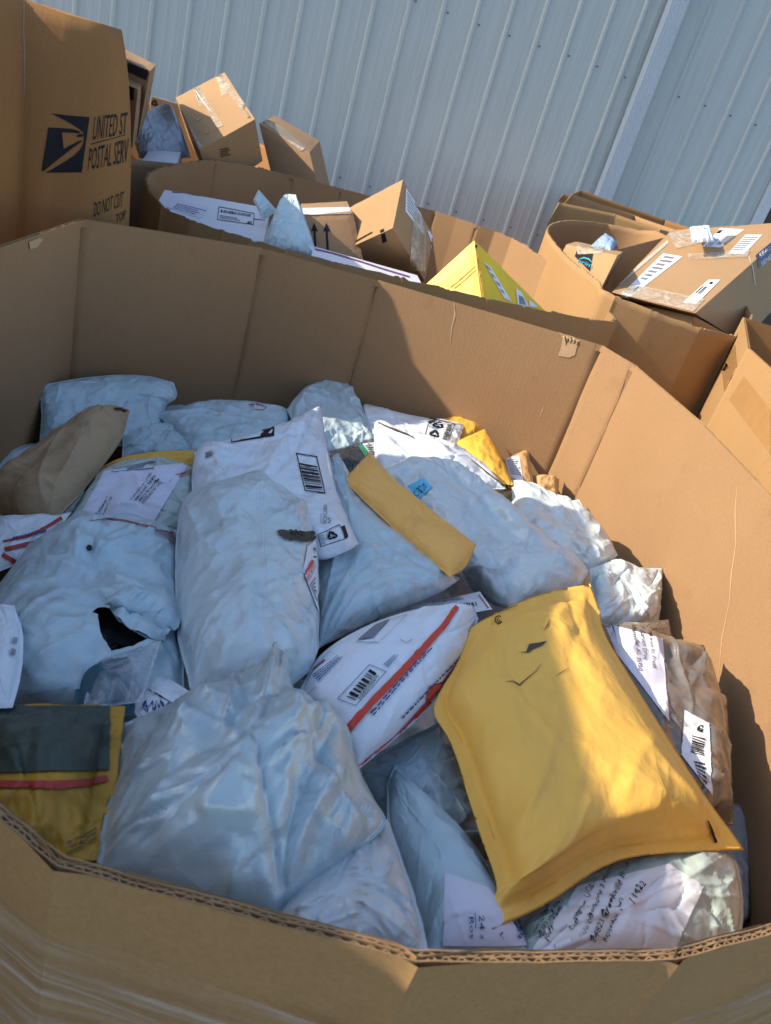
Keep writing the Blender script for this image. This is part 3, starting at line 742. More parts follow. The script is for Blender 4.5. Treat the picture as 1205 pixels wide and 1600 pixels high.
while True:
    sa = s0 + k * 5 * PITCH_R
    if sa > s_door + 4.2: break
    V = []; F = []; pr = rib_profile(5)
    zb_ = 0.02
    if sa + 5 * PITCH_R > s_door - 0.02 and sa < s_door + 3.0:
        pr = [p for p in pr if sa + p[0] < s_door - 0.04] if sa < s_door else []
    if len(pr) > 1:
        for (x, o) in pr: V += [wall_pt(sa + x, zb_, o + 0.001 * (k % 2)), wall_pt(sa + x, z_top, o + 0.001 * (k % 2))]
        for q in range(len(pr) - 1): F.append((2 * q, 2 * q + 2, 2 * q + 3, 2 * q + 1))
        mesh_obj('sheet_panel', V, F, M['sheet'], bld, smooth=False)
    k += 1
# backing frame, so that the wall is a solid thing
V = [wall_pt(s0 - 6.5, 0, -0.15), wall_pt(s_door - 0.02, 0, -0.15), wall_pt(s_door - 0.02, z_top, -0.15), wall_pt(s0 - 6.5, z_top, -0.15), wall_pt(s0 - 6.5, 0, -0.01), wall_pt(s_door - 0.02, 0, -0.01), wall_pt(s_door - 0.02, z_top, -0.01), wall_pt(s0 - 6.5, z_top, -0.01)]
mesh_obj('wall_frame', V, [(0, 1, 2, 3), (4, 5, 6, 7), (0, 1, 5, 4), (1, 2, 6, 5), (2, 3, 7, 6), (3, 0, 4, 7)], M['sheet'], bld, smooth=False)
# screws: one small domed head beside each rib, along two rails
bm = bmesh.new(); bmesh.ops.create_cone(bm, segments=6, radius1=0.0052, radius2=0.0035, depth=0.010, cap_ends=True)
scr_me = bpy.data.meshes.new('screw'); bm.to_mesh(scr_me); bm.free(); scr_me.materials.append(M['screw'])
z_up = wall_s(835, 69)[1]; z_lo = wall_s(712, 330)[1]
rotq = Vector((wnrm[0], wnrm[1], 0)).to_track_quat('Z', 'Y')
for zz in (z_up, z_lo):
    for q in range(-14, 13):
        s_ = s0 + 0.05 + q * PITCH_R
        if s_ > s_door - 0.1: continue
        o = bpy.data.objects.new('screw', scr_me); COL.objects.link(o); o.parent = bld
        p = Vector(wall_pt(s_, zz + random.uniform(-0.004, 0.004), 0.006)); o.location = p - Vector(bld['_o']); o.rotation_euler = rotq.to_euler()
# trim and dark doorway at the right edge
def wall_box(name, sa, sb, za, zb_, o0, o1, mat, parent):
    V = [wall_pt(s_, z_, o_) for o_ in (o0, o1) for z_ in (za, zb_) for s_ in (sa, sb)]
    return mesh_obj(name, V, [(0, 1, 3, 2), (4, 6, 7, 5), (0, 2, 6, 4), (1, 5, 7, 3), (2, 3, 7, 6), (0, 4, 5, 1)], mat, parent, smooth=False)
wall_box('corner_trim', s_door - 0.035, s_door + 0.035, 0.0, z_top, -0.02, 0.045, M['trim'], bld)
wall_box('door', s_door + 0.04, s_door + 2.9, 0.0, z_top, -0.12, -0.06, M['dark_door'], bld)
# downspout: white ribbed box section fixed to the wall
sd0, _z0 = wall_s(1060, 0); sd1, _z1 = wall_s(930, 310); sdm = (sd0 + sd1) / 2
V = []; F = []; nf = 7; wds = 0.105
prof = [(-wds / 2, 0.012), (-wds / 2, 0.085)]
for q in range(nf):
    x = -wds / 2 + wds * (q + 0.15) / nf; prof += [(x, 0.085), (x + 0.003, 0.080), (x + wds * 0.7 / nf - 0.003, 0.080), (x + wds * 0.7 / nf, 0.085)]
prof += [(wds / 2, 0.085), (wds / 2, 0.012)]
for (x, o) in prof: V += [wall_pt(sdm + x, 0.15, o + 0.012), wall_pt(sdm + x, z_top, o + 0.012)]
for q in range(len(prof)): a = 2 * q; b_ = 2 * ((q + 1) % len(prof)); F.append((a, b_, b_ + 1, a + 1))
dsp = empty('downspout', wall_pt(sdm, 0.15)); tag(dsp, 'white ribbed downspout running down the metal wall', 'downspout')
mesh_obj('pipe', V, F, M['trim'], dsp, smooth=False)
for zz in (0.9, 3.0):
    V = [wall_pt(sdm + x, z_, o) for o in (0.014, 0.102) for z_ in (zz, zz + 0.04) for x in (-wds / 2 - 0.004, wds / 2 + 0.004)]
    mesh_obj('strap', V, [(0, 1, 3, 2), (4, 6, 7, 5), (0, 2, 6, 4), (1, 5, 7, 3), (2, 3, 7, 6), (0, 4, 5, 1)], M['trim'], dsp, smooth=False)

# ================================================================== bulk boxes
GB = 'octagonal bulk boxes full of parcels'
def soften(rim, n=3):
    """closed Catmull-Rom through the rim points, n steps between each pair"""
    r = np.array(rim, float); out = []; m_ = len(r)
    for k in range(m_):
        p0, p1, p2, p3 = r[k - 1], r[k], r[(k + 1) % m_], r[(k + 2) % m_]
        for t in np.arange(n) / n: out.append(tuple(0.5 * (2 * p1 + (p2 - p0) * t + (2 * p0 - 5 * p1 + 4 * p2 - p3) * t * t + (3 * p1 - p0 - 3 * p2 + p3) * t ** 3)))
    return out
def rimz(pts): return [tuple(onz(p[0], p[1], p[2])) for p in pts]
RZ = -0.27
W2 = lambda x, y, z: (x, y, z + CAM_H)
main_rim = rimz([(0, 387, RZ), (130, 343, RZ), (225, 358, RZ), (410, 388, RZ), (590, 438, RZ - 0.004), (770, 490, RZ + 0.006), (940, 540, RZ + 0.015), (990, 570, RZ + 0.011), (1100, 665, RZ + 0.004), (1205, 775, RZ)]) \
    + [W2(0.455, 0.66, RZ), W2(0.425, 0.46, RZ), W2(0.345, 0.325, RZ)] \
    + rimz([(1205, 1440, RZ - 0.010), (1045, 1481, RZ - 0.008), (850, 1484, RZ - 0.004), (650, 1480, RZ + 0.001), (390, 1412, RZ + 0.004), (200, 1362, RZ), (105, 1335, RZ), (0, 1252, RZ)]) \
    + [W2(-0.23, 0.24, RZ), W2(-0.40, 0.42, RZ), W2(-0.52, 0.66, RZ)]
main, main_panels = bulk_box('bulk_box', main_rim, 0.16, 'large open bulk box in front holding the heap of mailers', GB, creases=[0, 1, 3, 4, 6, 7, 12, 13, 14, 16, 19, 21, 23], flutes=True, seed=4, bulge=0.003, mats=('card', 'card_out'))
# pallet under it
def pallet(cx, cy, w, d, label):
    p = empty('pallet', (cx, cy, 0)); tag(p, label, 'pallet', 'wooden pallets under the bulk boxes')
    def bx(n_, x0, x1, y0, y1, z0, z1):
        V = [(cx + x, cy + y, z) for z in (z0, z1) for y in (y0, y1) for x in (x0, x1)]
        mesh_obj(n_, V, [(0, 2, 3, 1), (4, 5, 7, 6), (0, 1, 5, 4), (2, 6, 7, 3), (0, 4, 6, 2), (1, 3, 7, 5)], M['wood'], p, smooth=False)
    for k in range(7): y = -d / 2 + k * (d - 0.09) / 6; bx('deck_board', -w / 2, w / 2, y, y + 0.09, 0.125, 0.143)
    for k in range(3): x = -w / 2 + k * (w - 0.045) / 2; bx('stringer', x, x + 0.045, -d / 2, d / 2, 0.020, 0.124)
    return p
pallet(-0.06, 0.84, 1.0, 1.25, 'wooden pallet under the front bulk box')
main_in = bpy.data.objects.new('tmp', None)

tall_top = 0.0
u_r = lambda u, Y: (u * Y, Y)
tall_rim = [W2(-0.648, 1.345, tall_top), W2(-0.655, 1.31, tall_top), W2(-0.70, 1.285, tall_top - 0.002), W2(-0.765, 1.268, tall_top), W2(-0.86, 1.12, tall_top), W2(-1.45, 0.95, tall_top), W2(-1.75, 1.25, tall_top), W2(-1.85, 2.30, tall_top), W2(-1.60, 2.62, tall_top), W2(-1.30, 2.55, tall_top), W2(-0.94, 1.85, tall_top), W2(-0.765, 1.55, tall_top)]
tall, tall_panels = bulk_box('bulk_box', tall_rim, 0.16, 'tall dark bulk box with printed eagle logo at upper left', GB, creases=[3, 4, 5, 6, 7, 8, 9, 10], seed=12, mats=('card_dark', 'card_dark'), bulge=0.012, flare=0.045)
pallet(-1.3, 1.8, 1.0, 1.2, 'wooden pallet under the tall printed bulk box')
# unseen box added left of the heap to cast shade across it
side_rim = [W2(x, y, 0.07) for x, y in [(-0.66, 0.84), (-0.64, 0.60), (-0.605, 0.40), (-0.58, 0.20), (-0.60, -0.50), (-0.75, -0.70), (-1.30, -0.70), (-1.50, -0.50), (-1.50, 0.65), (-1.30, 0.86)]]
side, side_panels = bulk_box('bulk_box', side_rim, 0.16, 'unseen tall bulk box added left of the heap to shade it', GB, seed=22, mats=('card_dark', 'card_dark'), bulge=0.0)

g2_rim = rimz([(230, 281, -.295), (246, 266, -.29), (284, 256, -.285), (338, 251, -.28), (412, 263, -.275), (458, 275, -.275), (533, 295, -.275), (600, 312, -.272), (680, 330, -.262), (745, 352, -.262), (800, 372, -.265), (860, 410, -.275), (920, 455, -.285), (961, 501, -.293), (870, 488, -.297), (760, 466, -.298), (628, 434, -.298), (446, 389, -.298), (350, 360, -.30), (257, 324, -.30)])
g2, g2_panels = bulk_box('bulk_box', soften(g2_rim, 2), 0.16, 'bulk box behind the heap holding a yellow box and brown cartons', GB, creases=[0, 6, 10, 12, 14, 16, 18, 22, 26, 30, 32, 34, 36, 38], seed=31, mats=('card', 'card_fresh'), bulge=0.0, rough_rim=0.0016, flutes=True)
pallet(-0.25, 2.3, 1.1, 1.2, 'wooden pallet under the bulk box behind the heap')
g3_rim = [tuple(onY(*p)) for p in [(196, 248, 2.2), (262, 254, 2.45), (340, 262, 2.9), (430, 272, 3.3), (472, 274, 3.4), (478, 258, 3.65)]] + [W2(-1.35, 4.1, -.28), W2(-2.3, 4.0, -.26), W2(-2.5, 3.2, -.26), W2(-1.9, 2.35, -.26)]
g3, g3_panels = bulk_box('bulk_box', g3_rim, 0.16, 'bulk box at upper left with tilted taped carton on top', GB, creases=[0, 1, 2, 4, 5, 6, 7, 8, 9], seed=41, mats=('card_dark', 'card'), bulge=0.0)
gr_rim = [tuple(onY(*p)) for p in [(962, 462, 2.12), (938, 440, 2.22), (894, 407, 2.42), (868, 379, 2.68), (857, 363, 2.92), (860, 352, 3.08), (878, 346, 3.22), (905, 345, 3.32), (950, 350, 3.4), (1000, 360, 3.4), (1042, 369, 3.3)]] + [W2(1.0, 2.9, -.22), W2(0.80, 2.25, -.27)]
grr, grr_panels = bulk_box('bulk_box', soften(gr_rim), 0.16, 'rounded bulk box at right holding a carton with black tape', GB, creases=[0, 18, 24, 30, 33, 36], seed=51, mats=('card', 'card_fresh'), bulge=0.0, rough_rim=0.001)
gb_rim = [tuple(onY(*p)) for p in [(857, 346, 3.7), (873, 316, 3.9), (960, 334, 4.0), (1030, 358, 4.0)]] + [W2(1.3, 4.6, -.12), W2(0.9, 5.0, -.12), W2(0.46, 4.6, -.1)]
gbb, gbb_panels = bulk_box('bulk_box', gb_rim, 0.16, 'bulk box half hidden behind the rounded one at right', GB, seed=61, mats=('card', 'card_out'), bulge=0.0)
g5_rim = [tuple(onY(*p)) for p in [(874, 312, 4.9), (880, 303, 5.0), (945, 321, 5.1), (1000, 339, 5.1), (1001, 349, 5.05), (1040, 362, 5.05)]] + [W2(1.7, 5.35, -.1), W2(1.2, 5.55, -.1), W2(0.58, 5.35, -.08)]
g5, g5_panels = bulk_box('bulk_box', g5_rim, 0.16, 'dark bulk box farthest back against the metal wall', GB, seed=71, mats=('card_dark', 'card_dark'), bulge=0.0)
# taped box at right carrying the big carton
g6_rim = [tuple(onY(*p)) for p in [(948, 470, 2.574), (1020, 480, 2.509), (1085, 494, 2.444), (1150, 530, 2.535), (1190, 520, 2.860), (1150, 440, 3.510), (1010, 430, 3.250)]]
g6, g6_panels = bulk_box('bulk_box', g6_rim, 0.16, 'bulk box with brown taped sides under the big labelled carton', GB, seed=81, mats=('card', 'card_fresh'), bulge=0.0)
g4_rim = rimz([(1165, 497, -.23), (1173, 545, -.23), (1206, 575, -.232)]) + [W2(0.68, 1.30, -.235), W2(0.72, 0.75, -.235), W2(0.95, 0.60, -.235), W2(1.5, 0.70, -.235), W2(1.75, 1.2, -.235), W2(1.7, 2.0, -.235), W2(1.45, 2.45, -.235)]
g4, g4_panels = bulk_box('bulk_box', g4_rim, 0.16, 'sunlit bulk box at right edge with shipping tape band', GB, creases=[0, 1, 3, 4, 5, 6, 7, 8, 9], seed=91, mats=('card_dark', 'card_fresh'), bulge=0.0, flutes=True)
pallet(1.15, 1.5, 1.0, 1.2, 'wooden pallet under the sunlit box at right')

def pick_panel(panels, px, py):
    """the panel that the camera sees first at a pixel"""
    d = Vector(rays(px, py)).normalized(); best = None
    for p in panels:
        h = bvh_of(p).ray_cast(CAMP, d)
        if h[0] is not None and (best is None or h[3] < best[0]): best = (h[3], p)
    return best[1] if best else panels[0]
BVH.clear()
for _i, _p in enumerate([p for L in (main_panels, tall_panels, side_panels, g2_panels, g3_panels, grr_panels, gbb_panels, g5_panels, g6_panels, g4_panels) for p in L]): pass

# ---- printing on the tall box
tp = pick_panel(tall_panels, 150, 230)
z1 = lambda x, y: (x / 5.52, 100 + y / 5.52)
poly_px(tp, 'eagle_logo', [[z1(*p) for p in pl] for pl in EAGLE], M['ink'], 0.0012)
text(tp, 'UNITED ST', [z1(818, 452), z1(1100, 415), z1(1088, 600), z1(795, 662)], M['ink'], 0.0012, slant=0.0)
multi(tp, 'printed_rule', [[z1(788, 688), z1(1082, 606), z1(1082, 612), z1(788, 696)]], M['ink'], 0.0012)
text(tp, 'POSTAL SERV', [z1(775, 728), z1(1110, 640), z1(1100, 845), z1(755, 922)], M['ink'], 0.0012)
text(tp, 'DO NOT CUT', [z1(815, 1195), z1(1070, 1095), z1(1055, 1225), z1(808, 1322)], M['ink'], 0.0012)
text(tp, 'TOP', [z1(1000, 1300), z1(1085, 1255), z1(1082, 1330), z1(1000, 1370)], M['ink'], 0.0012)
stroke(pick_panel(tall_panels, 36, 60), 'crease_mark', [(38, 0), (37, 40), (39, 90), (38, 150)], [3, 2, 3, 1], M['crease'], 0.0010)

# ---- wear on the near box
fp = pick_panel(main_panels, 740, 540)
stroke(fp, 'crease_mark', [(709, 470), (711, 492), (706, 512), (703, 540)], [0.5, 2.6, 1.8, 0.5], M['torn_light'], 0.0007)
stroke(fp, 'crease_mark', [(850, 634), (847, 642), (843, 652)], [0.3, 1.6, 0.4], M['torn_light'], 0.0006)
zt = lambda x, y: (840 + x / 5.477, 500 + y / 5.477)
fp2 = pick_panel(main_panels, 885, 545)
poly_px(fp2, 'torn_patch', [[zt(*p) for p in [(178, 95), (235, 112), (300, 135), (360, 175), (335, 240), (320, 300), (270, 322), (175, 305), (200, 235), (215, 150)]]], M['torn_light'], 0.0010)
for (a, b_, c_, d_) in [(225, 120, 245, 215), (262, 150, 250, 195), (290, 150, 280, 200), (318, 165, 308, 205), (345, 180, 335, 215)]:
    stroke(fp2, 'torn_flute', [zt(a, b_), zt((a + c_) / 2 + 8, (b_ + d_) / 2), zt(c_, d_)], [1.2, 2.6, 0.8], M['tear'], 0.0016)
rp = pick_panel(main_panels, 1060, 800)
stroke(rp, 'crease_mark', [(1152, 760), (1149, 800), (1150, 850), (1143, 900), (1140, 940), (1128, 1000), (1124, 1050)], [0.4, 1.4, 1.0, 1.6, 0.8, 1.3, 0.4], M['torn_light'], 0.0006)
stroke(pick_panel(main_panels, 960, 640), 'crease_mark', [(985, 568), (960, 640), (930, 705), (905, 760)], [0.9, 1.4, 0.8, 1.2], M['crease'], 0.0010)
lp = pick_panel(main_panels, 50, 450)
poly_px(lp, 'torn_patch', [[(44, 378), (60, 371), (66, 374), (57, 386), (46, 389)]], M['torn_light'], 0.0020)
# stretch wrap round the lower outside of the near box
OUT = np.array(main_rim); octr = OUT[:, :2].mean(0)
def ring(z_off, out, lo=0, hi=None, n=6):
    P = []; m_ = len(OUT)
    for k in range(m_):
        a = OUT[k]; b_ = OUT[(k + 1) % m_]
        for q in range(n): P.append(a[:2] + (b_[:2] - a[:2]) * q / n)
    P = np.array(P); Q = np.roll(P, -1, 0) - np.roll(P, 1, 0); nr_ = np.stack([-Q[:, 1], Q[:, 0]], 1); nr_ /= np.linalg.norm(nr_, axis=1)[:, None]
    if ((P - octr) * nr_).sum() < 0: nr_ = -nr_
    return P, nr_
P_, N_ = ring(0, 0); m_ = len(P_); V = []; UV = []; F = []
rows_ = [(-0.040, 0.0095), (-0.043, 0.0115), (-0.048, 0.0098), (-0.054, 0.0118), (-0.060, 0.0100), (-0.070, 0.0112), (-0.085, 0.0100), (-0.11, 0.0108), (-0.16, 0.0105), (-0.25, 0.0108), (-0.35, 0.011)]
per = np.concatenate([[0], np.cumsum(np.linalg.norm(np.diff(P_, axis=0), axis=1))])
for k in range(m_ + 1):
    i = k % m_
    for j, (dz, o) in enumerate(rows_):
        wv = max(0.0, 1 - j / 8) * (0.006 * math.sin(per[i] * 9.0 + 1.0) + 0.010 * float(np.clip(-P_[i][0] / 0.12, -1.2, 0.6)) - 0.004)
        q = P_[i] + N_[i] * (o + 0.0012 * math.sin(per[i] * 40 + j * 2)); V.append((q[0], q[1], RZ + CAM_H + dz + wv)); UV.append((per[i] if k < m_ else per[-1] + 0.03, dz * 1.0))
nr2 = len(rows_)
for k in range(m_):
    for j in range(nr2 - 1): F.append((k * nr2 + j, k * nr2 + j + 1, (k + 1) * nr2 + j + 1, (k + 1) * nr2 + j))
mesh_obj('stretch_wrap', V, F, M['film'], main, uv=UV)

# torn liner along the right rim of the box behind
tpn = pick_panel(g2_panels, 880, 445)
zy_ = lambda x, y: (620 + x / 3.347, 270 + y / 3.347)
tl = [zy_(*p) for p in [(640, 405), (700, 440), (770, 492), (805, 515), (850, 570), (905, 650), (940, 690), (990, 745)]]
stroke(tpn, 'torn_liner', tl, [2, 3.5, 4.5, 4, 5, 4, 5, 2], M['crease'], 0.0025)
for k in range(26):
    f = k / 25 * (len(tl) - 1.001); i = int(f); p = np.array(tl[i]) * (1 - f + i) + np.array(tl[i + 1]) * (f - i)
    stroke(tpn, 'torn_flute', [tuple(p + [-1.5, 2.5]), tuple(p + [1.5, -2.0])], 0.9, M['tear'], 0.0035)
# ================================================================== cartons in the boxes behind
def Yp(px, py, Y): return onY(px, py, Y)
def box3(name, C, A, B, D, mat, label, cat='box', group=None, seed=0, Y=None, guess=None, dent=0.004):
    """C=(px,py), neighbours pixels; depth of C given, the rest solved square"""
    c = Yp(C[0], C[1], Y); a, b_, d_ = corner_solve(c, A, B, D, guess or (1.1, 1.1, 1.1))
    return carton(name, c, a, b_, d_, M[mat], label, cat, group, seed, dent=dent)
def box4(name, C, A, B, D, mat, label, cat='box', group=None, seed=0, dent=0.004):
    return carton(name, *[Yp(*p) for p in (C, A, B, D)], M[mat], label, cat, group, seed, dent=dent)
CT = 'brown cartons in the bulk boxes behind'
# big brown carton in the box behind the heap
bx_big = box4('carton', (614, 356, 1.86), (630, 279, 1.95), (528, 395, 1.98), (665, 440, 2.02), 'carton', 'large tan carton standing on its corner beside the yellow box', 'carton', CT, 3)
multi(bx_big, 'arrow_mark', [[(541, 384), (582, 362), (582, 364), (542, 387)], [(541, 376), (543, 376), (543, 388), (541, 388)]], M['ink'], 0.0016)
patch(bx_big, 'black_tape', [(594, 360), (600, 357), (605, 377), (598, 380)], M['ink'], 0.0014)
lb = patch(bx_big, 'shipping_label', [(634, 293), (657, 330), (662, 367), (633, 330)], M['label'], 0.0016)
fine_print(bx_big, [(636, 300), (656, 332), (659, 360), (636, 330)], 6, 3, M['ink_grey'], lb)
lb2 = patch(bx_big, 'shipping_label', [(667, 360), (672, 362), (690, 400), (684, 408)], M['label_lav'], 0.0016)
patch(bx_big, 'packing_tape', [(645, 330), (666, 338), (664, 425), (640, 420)], M['tape'], 0.0022)
# yellow box
bx_y = box4('yellow_box', (741, 374, 1.86), (640, 466, 1.84), (880, 512, 1.95), (764, 530, 1.72), 'box_yellow', 'bright yellow cardboard box poking out of the bulk box behind', 'box', None, 5, dent=0.002)
zy = lambda x, y: (620 + x / 3.347, 270 + y / 3.347)
lb = patch(bx_y, 'shipping_label', [zy(455, 468), zy(490, 495), zy(600, 675), zy(560, 655)], M['label'], 0.0018)
fine_print(bx_y, [zy(462, 480), zy(488, 500), zy(585, 660), zy(560, 645)], 4, 9, M['ink_grey'], lb)
lb = patch(bx_y, 'shipping_label', [zy(622, 605), zy(650, 625), zy(690, 700), zy(632, 690)], M['label'], 0.0018)
patch(bx_y, 'label_print', [zy(636, 640), zy(660, 652), zy(676, 692), zy(640, 686)], M['ink_grey'], 0.0024, lb)
patch(bx_y, 'shipping_label', [zy(690, 665), zy(712, 680), zy(740, 706), zy(694, 698)], M['label'], 0.0018)
stroke(bx_y, 'torn_edge', [(743, 375), (746, 400), (750, 430), (754, 462), (760, 500)], [4, 3, 5, 4, 4], M['ochre'], 0.002)
stroke(bx_y, 'flap_edge', [zy(280, 600), zy(330, 560), zy(385, 510), zy(410, 488)], 1.4, M['ochre'], 0.0015)
stroke(bx_y, 'flap_edge', [zy(300, 606), zy(350, 566), zy(395, 525), zy(415, 508)], 1.2, M['ochre'], 0.0015)
# carton with two arrows
bx_a = box4('carton', (468, 336, 1.92), (552, 331, 1.98), (470, 318, 2.25), (486, 420, 1.87), 'carton_dk', 'dull carton printed with two black up arrows', 'carton', CT, 6)
for ax_ in (491, 510):
    poly_px(bx_a, 'arrow', [[(ax_ - 5, 362), (ax_, 348), (ax_ + 6, 362), (ax_ + 2, 361), (ax_ + 4, 392), (ax_ + 0.5, 392), (ax_ - 1, 361)]], M['ink'], 0.0016)
patch(bx_a, 'packing_tape', [(470, 326), (549, 324), (549, 334), (472, 336)], M['label_lav'], 0.0020)
# white flat box with label
bx_w = box4('carton', (228, 345, 1.78), (414, 378, 1.80), (257, 296, 2.05), (226, 372, 1.77), 'box_white', 'flat white postal box with barcode label in the box behind', 'box', None, 7, dent=0.002)
zw = lambda x, y: (180 + x / 2.41, 200 + y / 2.41)
lb = patch(bx_w, 'shipping_label', [zw(210, 262), zw(352, 300), zw(322, 342), zw(185, 296)], M['label_lav'], 0.0016)
fine_print(bx_w, [zw(235, 285), zw(345, 312), zw(322, 338), zw(215, 305)], 4, 2, M['ink_blue'], lb)
stroke(bx_w, 'printed_rule', [zw(215, 238), zw(320, 256)], 1.2, M['ink_blue'], 0.0016)
multi(bx_w, 'printed_frame', frame_quads([zw(390, 296), zw(525, 322), zw(522, 366), zw(384, 346)], 0.9), M['ink'], 0.0016)
barcode(bx_w, [zw(398, 308), zw(515, 326), zw(513, 336), zw(397, 318)], 60, 5, off=0.0016)
fine_print(bx_w, [zw(395, 328), zw(480, 343), zw(478, 356), zw(393, 342)], 2, 8, M['ink_grey'])
stroke(bx_w, 'red_mark', [zw(522, 343), zw(565, 348)], 1.0, M['red_dk'], 0.0016)
poly_px(bx_w, 'eagle_logo', eagle_polys([zw(498, 350), zw(516, 353), zw(515, 364), zw(496, 361)]), M['ink'], 0.0016)
# white strip with purple line along the near rim
bx_p = box4('carton', (486, 398, 1.69), (662, 447, 1.76), (489, 384, 1.83), (487, 430, 1.66), 'box_white', 'long white box edge with a purple stripe behind the rim', 'box', None, 8, dent=0.001)
stroke(bx_p, 'purple_stripe', [(489, 389), (520, 396), (560, 408), (600, 421), (640, 433)], 2.2, M['purple'], 0.0016)

# box at upper left: tilted taped carton and neighbours
bx_t = box4('carton', (312, 235, 2.55), (274, 152, 3.02), (399, 186, 2.72), (332, 300, 2.72), 'carton', 'tilted taped carton with sunlit top at upper left', 'carton', CT, 11)
z4 = lambda x, y: (200 + x / 4.017, 50 + y / 4.017)
patch(bx_t, 'packing_tape', [z4(300, 500), z4(350, 530), z4(470, 725), z4(448, 738)], M['tape'], 0.0030)
patch(bx_t, 'packing_tape', [z4(545, 268), z4(582, 258), z4(800, 540), z4(762, 555)], M['tape'], 0.0030)
stroke(bx_t, 'painted_glint', [z4(412, 350), z4(450, 410), z4(492, 465), z4(520, 500)], [1, 2, 1.5, 1], M['print_glint_white'], 0.0035)  # pale stroke painted as a highlight on the tape
patch(bx_t, 'packing_tape', [z4(410, 345), z4(440, 335), z4(600, 590), z4(560, 605)], M['tape'], 0.0032)
for k, (x, y, s_) in enumerate([(445, 548, 14), (498, 632, 12), (450, 628, 7), (385, 612, 8), (552, 622, 6)]):
    poly_px(bx_t, 'stain', [[z4(x - s_, y + s_ * 0.4), z4(x - s_ * 0.2, y - s_ * 0.6), z4(x + s_, y - s_ * 0.8), z4(x + s_ * 0.5, y + s_ * 0.2), z4(x - s_ * 0.1, y + s_ * 0.9)]], M['ochre'], 0.0030)
fine_print(bx_t, [z4(575, 735), z4(640, 720), z4(645, 775), z4(585, 790)], 4, 12, M['ink_brown'], off=0.003)
patch(bx_t, 'packing_tape', [z4(820, 575), z4(850, 600), z4(918, 855), z4(885, 850)], M['tape'], 0.0030)
bx_t2 = box4('carton', (404, 192, 3.02), (484, 238, 2.95), (430, 180, 3.5), (428, 290, 2.98), 'carton_dk', 'darker carton wedged beside the tilted sunlit carton', 'carton', CT, 12)
patch(bx_t2, 'packing_tape', [(408, 188), (440, 198), (478, 232), (470, 236)], M['tape'], 0.003)
z1b = lambda x, y: (x / 2.41, y / 2.41)
bx_k1 = box4('carton', (*z1b(565, 268), 2.45), (*z1b(590, 242), 2.75), (*z1b(430, 200), 2.60), (*z1b(520, 520), 2.50), 'carton_dk', 'tall thin carton with black printed tape behind the tall box', 'carton', CT, 13)
patch(bx_k1, 'printed_tape', [z1b(488, 236), z1b(565, 268), z1b(550, 300), z1b(470, 262)], M['ink'], 0.003)
bx_k2 = box4('carton', (*z1b(520, 335), 2.36), (*z1b(545, 308), 2.56), (*z1b(440, 300), 2.42), (*z1b(498, 560), 2.40), 'carton_dk', 'second thin carton with black tape, in front of the first', 'carton', CT, 14)
patch(bx_k2, 'printed_label', [z1b(473, 318), z1b(507, 332), z1b(504, 378), z1b(472, 366)], M['ink'], 0.003)
bx_k3 = box4('carton', (*z1b(530, 610), 2.42), (*z1b(668, 612), 2.5), (*z1b(560, 562), 2.65), (*z1b(530, 660), 2.42), 'box_white', 'small white carton under the slate bag at upper left', 'carton', None, 15)
# printed board behind the cartons at upper left
bx_f = box4('cardboard_flap', (236, 150, 3.42), (282, 163, 3.55), (236, 150.4, 3.5), (232, 215, 3.42), 'carton', 'upright cardboard flap with recycling mark behind the slate bag', 'cardboard', None, 16)
poly_px(bx_f, 'recycling_mark', recycle_polys([(236, 154), (248, 156), (247, 168), (235, 166)]), M['ink'], 0.003)

# right: carton with black tape in the rounded box
bx_pr = box4('carton', (965, 399, 2.55), (884, 381, 2.78), (975, 393, 2.85), (936, 458, 2.50), 'carton', 'carton sealed with black printed tape in the rounded box', 'carton', CT, 17)
zr = lambda x, y: (850 + x / 3.394, 280 + y / 3.394)
patch(bx_pr, 'printed_tape', [zr(180, 370), zr(262, 395), zr(245, 490), zr(165, 410)], M['ink'], 0.003)
text(bx_pr, 'prim', [zr(190, 425), zr(262, 455), zr(250, 482), zr(180, 440)], M['cyan'], 0.0042)
stroke(bx_pr, 'tape_arrow', [zr(190, 425), zr(215, 418), zr(240, 425), zr(256, 442)], [0.8, 2, 2, 0.8], M['cyan'], 0.0042)
patch(bx_pr, 'packing_tape', [zr(175, 345), zr(318, 358), zr(315, 395), zr(180, 400)], M['tape'], 0.004)
bx_fl = box4('cardboard_flap', (961, 390, 2.98), (1046, 369, 3.12), (961, 391, 2.99), (955, 450, 2.95), 'carton', 'upright sunlit cardboard flap left of the big labelled carton', 'cardboard', None, 18, dent=0.001)
# big labelled carton
bx_l = carton('carton', *[Yp(*p) for p in ((1086, 490, 2.40), (955, 457, 2.51), (1250, 345, 3.35), (1160, 537, 2.78))], M['carton'], 'big flat carton with white labels and clear tape at right', 'carton', CT, 19, dent=0.006, AB=Yp(1048, 359, 3.10))
lb = patch(bx_l, 'shipping_label', [zr(632, 395), zr(735, 412), zr(450, 632), zr(398, 622)], M['label'], 0.0022)
barcode(bx_l, [zr(452, 566), zr(520, 572), zr(470, 612), zr(420, 604)], 14, 7, lb, off=0.003)
fine_print(bx_l, [zr(640, 408), zr(712, 418), zr(545, 548), zr(500, 540)], 7, 21, M['ink_grey'], lb, off=0.003)
lb = patch(bx_l, 'shipping_label', [zr(935, 262), zr(1062, 268), zr(935, 364), zr(838, 360)], M['label'], 0.0022)
barcode(bx_l, [zr(965, 300), zr(1020, 300), zr(960, 350), zr(910, 348)], 16, 8, lb, off=0.003)
patch(bx_l, 'label_print', [zr(930, 272), zr(950, 272), zr(930, 290), zr(910, 288)], M['ink'], 0.003, lb)
